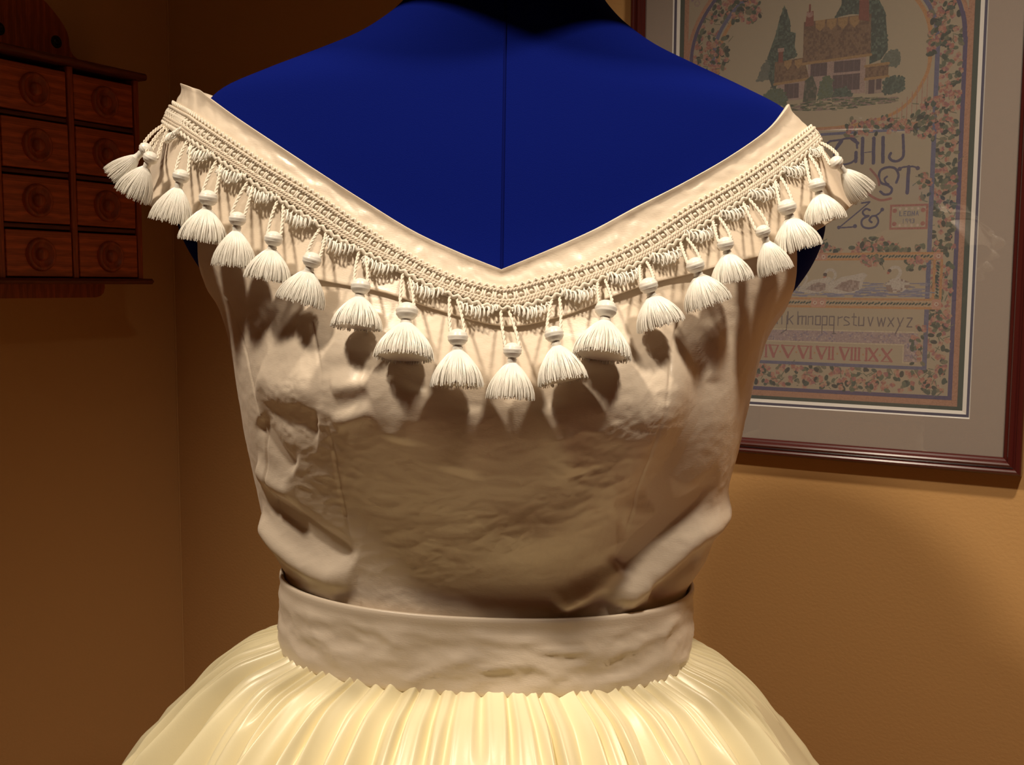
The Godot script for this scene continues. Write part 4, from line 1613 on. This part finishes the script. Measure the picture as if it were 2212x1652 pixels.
func build_waistband() -> void:
	var nu := 360
	var rows := [[1.020, -0.0040], [1.036, -0.0022], [1.0400, -0.0012], [1.0412, 0.0002], [1.0402, 0.0014], [1.0380, 0.0016], [1.0350, 0.0010]]
	for k in 16:
		rows.append([lerpf(1.032, 0.993, k / 15.0), 0.0004 + 0.0002 * sin(k * 0.9)])
	rows.append_array([[0.9895, 0.0006], [0.9868, 0.0006], [0.9855, -0.0004], [0.9862, -0.0016], [0.995, -0.003]])
	var crease := FastNoiseLite.new()
	crease.seed = 15
	crease.frequency = 10.0
	crease.fractal_octaves = 3
	crease.fractal_type = FastNoiseLite.FRACTAL_RIDGED
	var pts := PackedVector3Array()
	for r in rows:
		for i in nu:
			var th := TAU * i / nu
			var p := oval(th, 0.1475 + r[1], 0.0965 + r[1], r[0])
			var flat := clampf((1.035 - r[0]) / 0.01, 0, 1) * clampf((r[0] - 0.988) / 0.008, 0, 1)
			var d: float = crease.get_noise_3d(p.x * 1.3 - r[0] * 2.0, r[0] * 2.6 + p.x * 0.5, p.z * 1.3) * 0.0030 * flat
			# the band's upper edge lies a little lower in front
			var drop := -0.0030 * maxf(0.0, cos(th)) * clampf((r[0] - 0.99) / 0.04, 0, 1)
			var rad := Vector3(p.x, 0, p.z).normalized()
			pts.append(p + rad * d + Vector3(0, drop, 0))
	var b := MB.new()
	b.grid(pts, nu, rows.size(), true, true)
	obj("waistband", b.mesh(), M.satin, gown).set_meta("label", "plain creased cream waistband")


const SKIRT := [[0.992, 0.1445, 0.0935], [0.988, 0.1500, 0.0990], [0.983, 0.1640, 0.1120], [0.977, 0.1780, 0.1250], [0.965, 0.1930, 0.1420], [0.952, 0.2060, 0.1570], [0.930, 0.2235, 0.1770], [0.910, 0.2390, 0.1940], [0.893, 0.2530, 0.2080], [0.86, 0.2760, 0.2330], [0.80, 0.3100, 0.2700], [0.70, 0.3500, 0.3150], [0.50, 0.4000, 0.3700], [0.25, 0.4250, 0.4000], [0.012, 0.4350, 0.4150]]


func build_skirt() -> void:
	var r := RandomNumberGenerator.new()
	r.seed = 23
	# creases between the gathers: angle, how far down each runs, depth, width, drift
	var creases := []
	var at := 0.0
	while at < TAU - 0.02:
		var long := r.randf() < 0.42
		creases.append([at, r.randf_range(0.5, 1.5) if long else r.randf_range(0.05, 0.16), r.randf_range(0.7, 1.25) * (1.0 if long else 0.8), r.randf_range(0.030, 0.055) if long else r.randf_range(0.012, 0.02), r.randf_range(-0.05, 0.05)])
		at += r.randf_range(0.035, 0.10)
	var nu := 1500
	var nv := 84
	var n := creases.size()
	var pts := PackedVector3Array()
	var levels := SKIRT.size() - 1
	for j in nv:
		var f := pow(float(j) / (nv - 1), 1.7) * levels
		if j == nv - 1:
			f = levels
		var k := mini(int(f), levels - 1)
		var u := f - k
		var row := []
		for m in 3:
			row.append(cr(SKIRT[maxi(0, k - 1)][m], SKIRT[k][m], SKIRT[k + 1][m], SKIRT[mini(levels, k + 2)][m], u))
		var y: float = row[0]
		var s := clampf((0.992 - y) / 0.16, 0.0, 4.0)      # 0 at the waist, 1 where the picture ends
		var grow := 0.0022 + 0.0235 * clampf(s * 1.7, 0, 1) + 0.008 * clampf(s - 1.0, 0, 3)
		var off := PackedFloat32Array()
		off.resize(nu)
		for c in creases:
			var keep := clampf(1.0 - (s - c[1]) / (0.12 + 0.4 * c[1]), 0.0, 1.0)
			if keep <= 0.0:
				continue
			var w: float = c[3] * (0.75 + 0.5 * clampf(s, 0, 1))
			var mid: float = c[0] + c[4] * clampf(s, 0, 1.5)
			var span := int(w * 4.0 / TAU * nu) + 1
			var ci := int(mid / TAU * nu)
			for i in range(ci - span, ci + span + 1):
				var d := absf(i * TAU / nu - mid) / w
				off[posmod(i, nu)] -= keep * c[2] * grow * (exp(-d * 1.8) * 0.55 + 0.62 * exp(-d * d * 1.1) - 0.25 * exp(-pow((d - 1.6) * 1.4, 2.0)))
		for i in nu:
			var th := TAU * i / nu
			var p := oval(th, row[1], row[2], y)
			var rad := Vector3(p.x, 0, p.z).normalized()
			var o := off[i] + 0.0025 * clampf(s, 0, 2) * sin(th * 17.0 + 1.3 * sin(th * 5.0))
			if j == 0:
				o = -0.001
			var nrm := (rad * 0.6 + Vector3.UP * 0.8).normalized() if s < 0.5 else rad
			pts.append(p + nrm * o + (Vector3.UP * 0.0 if s > 0.02 else Vector3.ZERO))
	var b := MB.new()
	b.grid(pts, nu, nv, true, true)
	obj("skirt", b.mesh(), M.skirt, gown).set_meta("label", "full gathered cream skirt with deep soft folds")
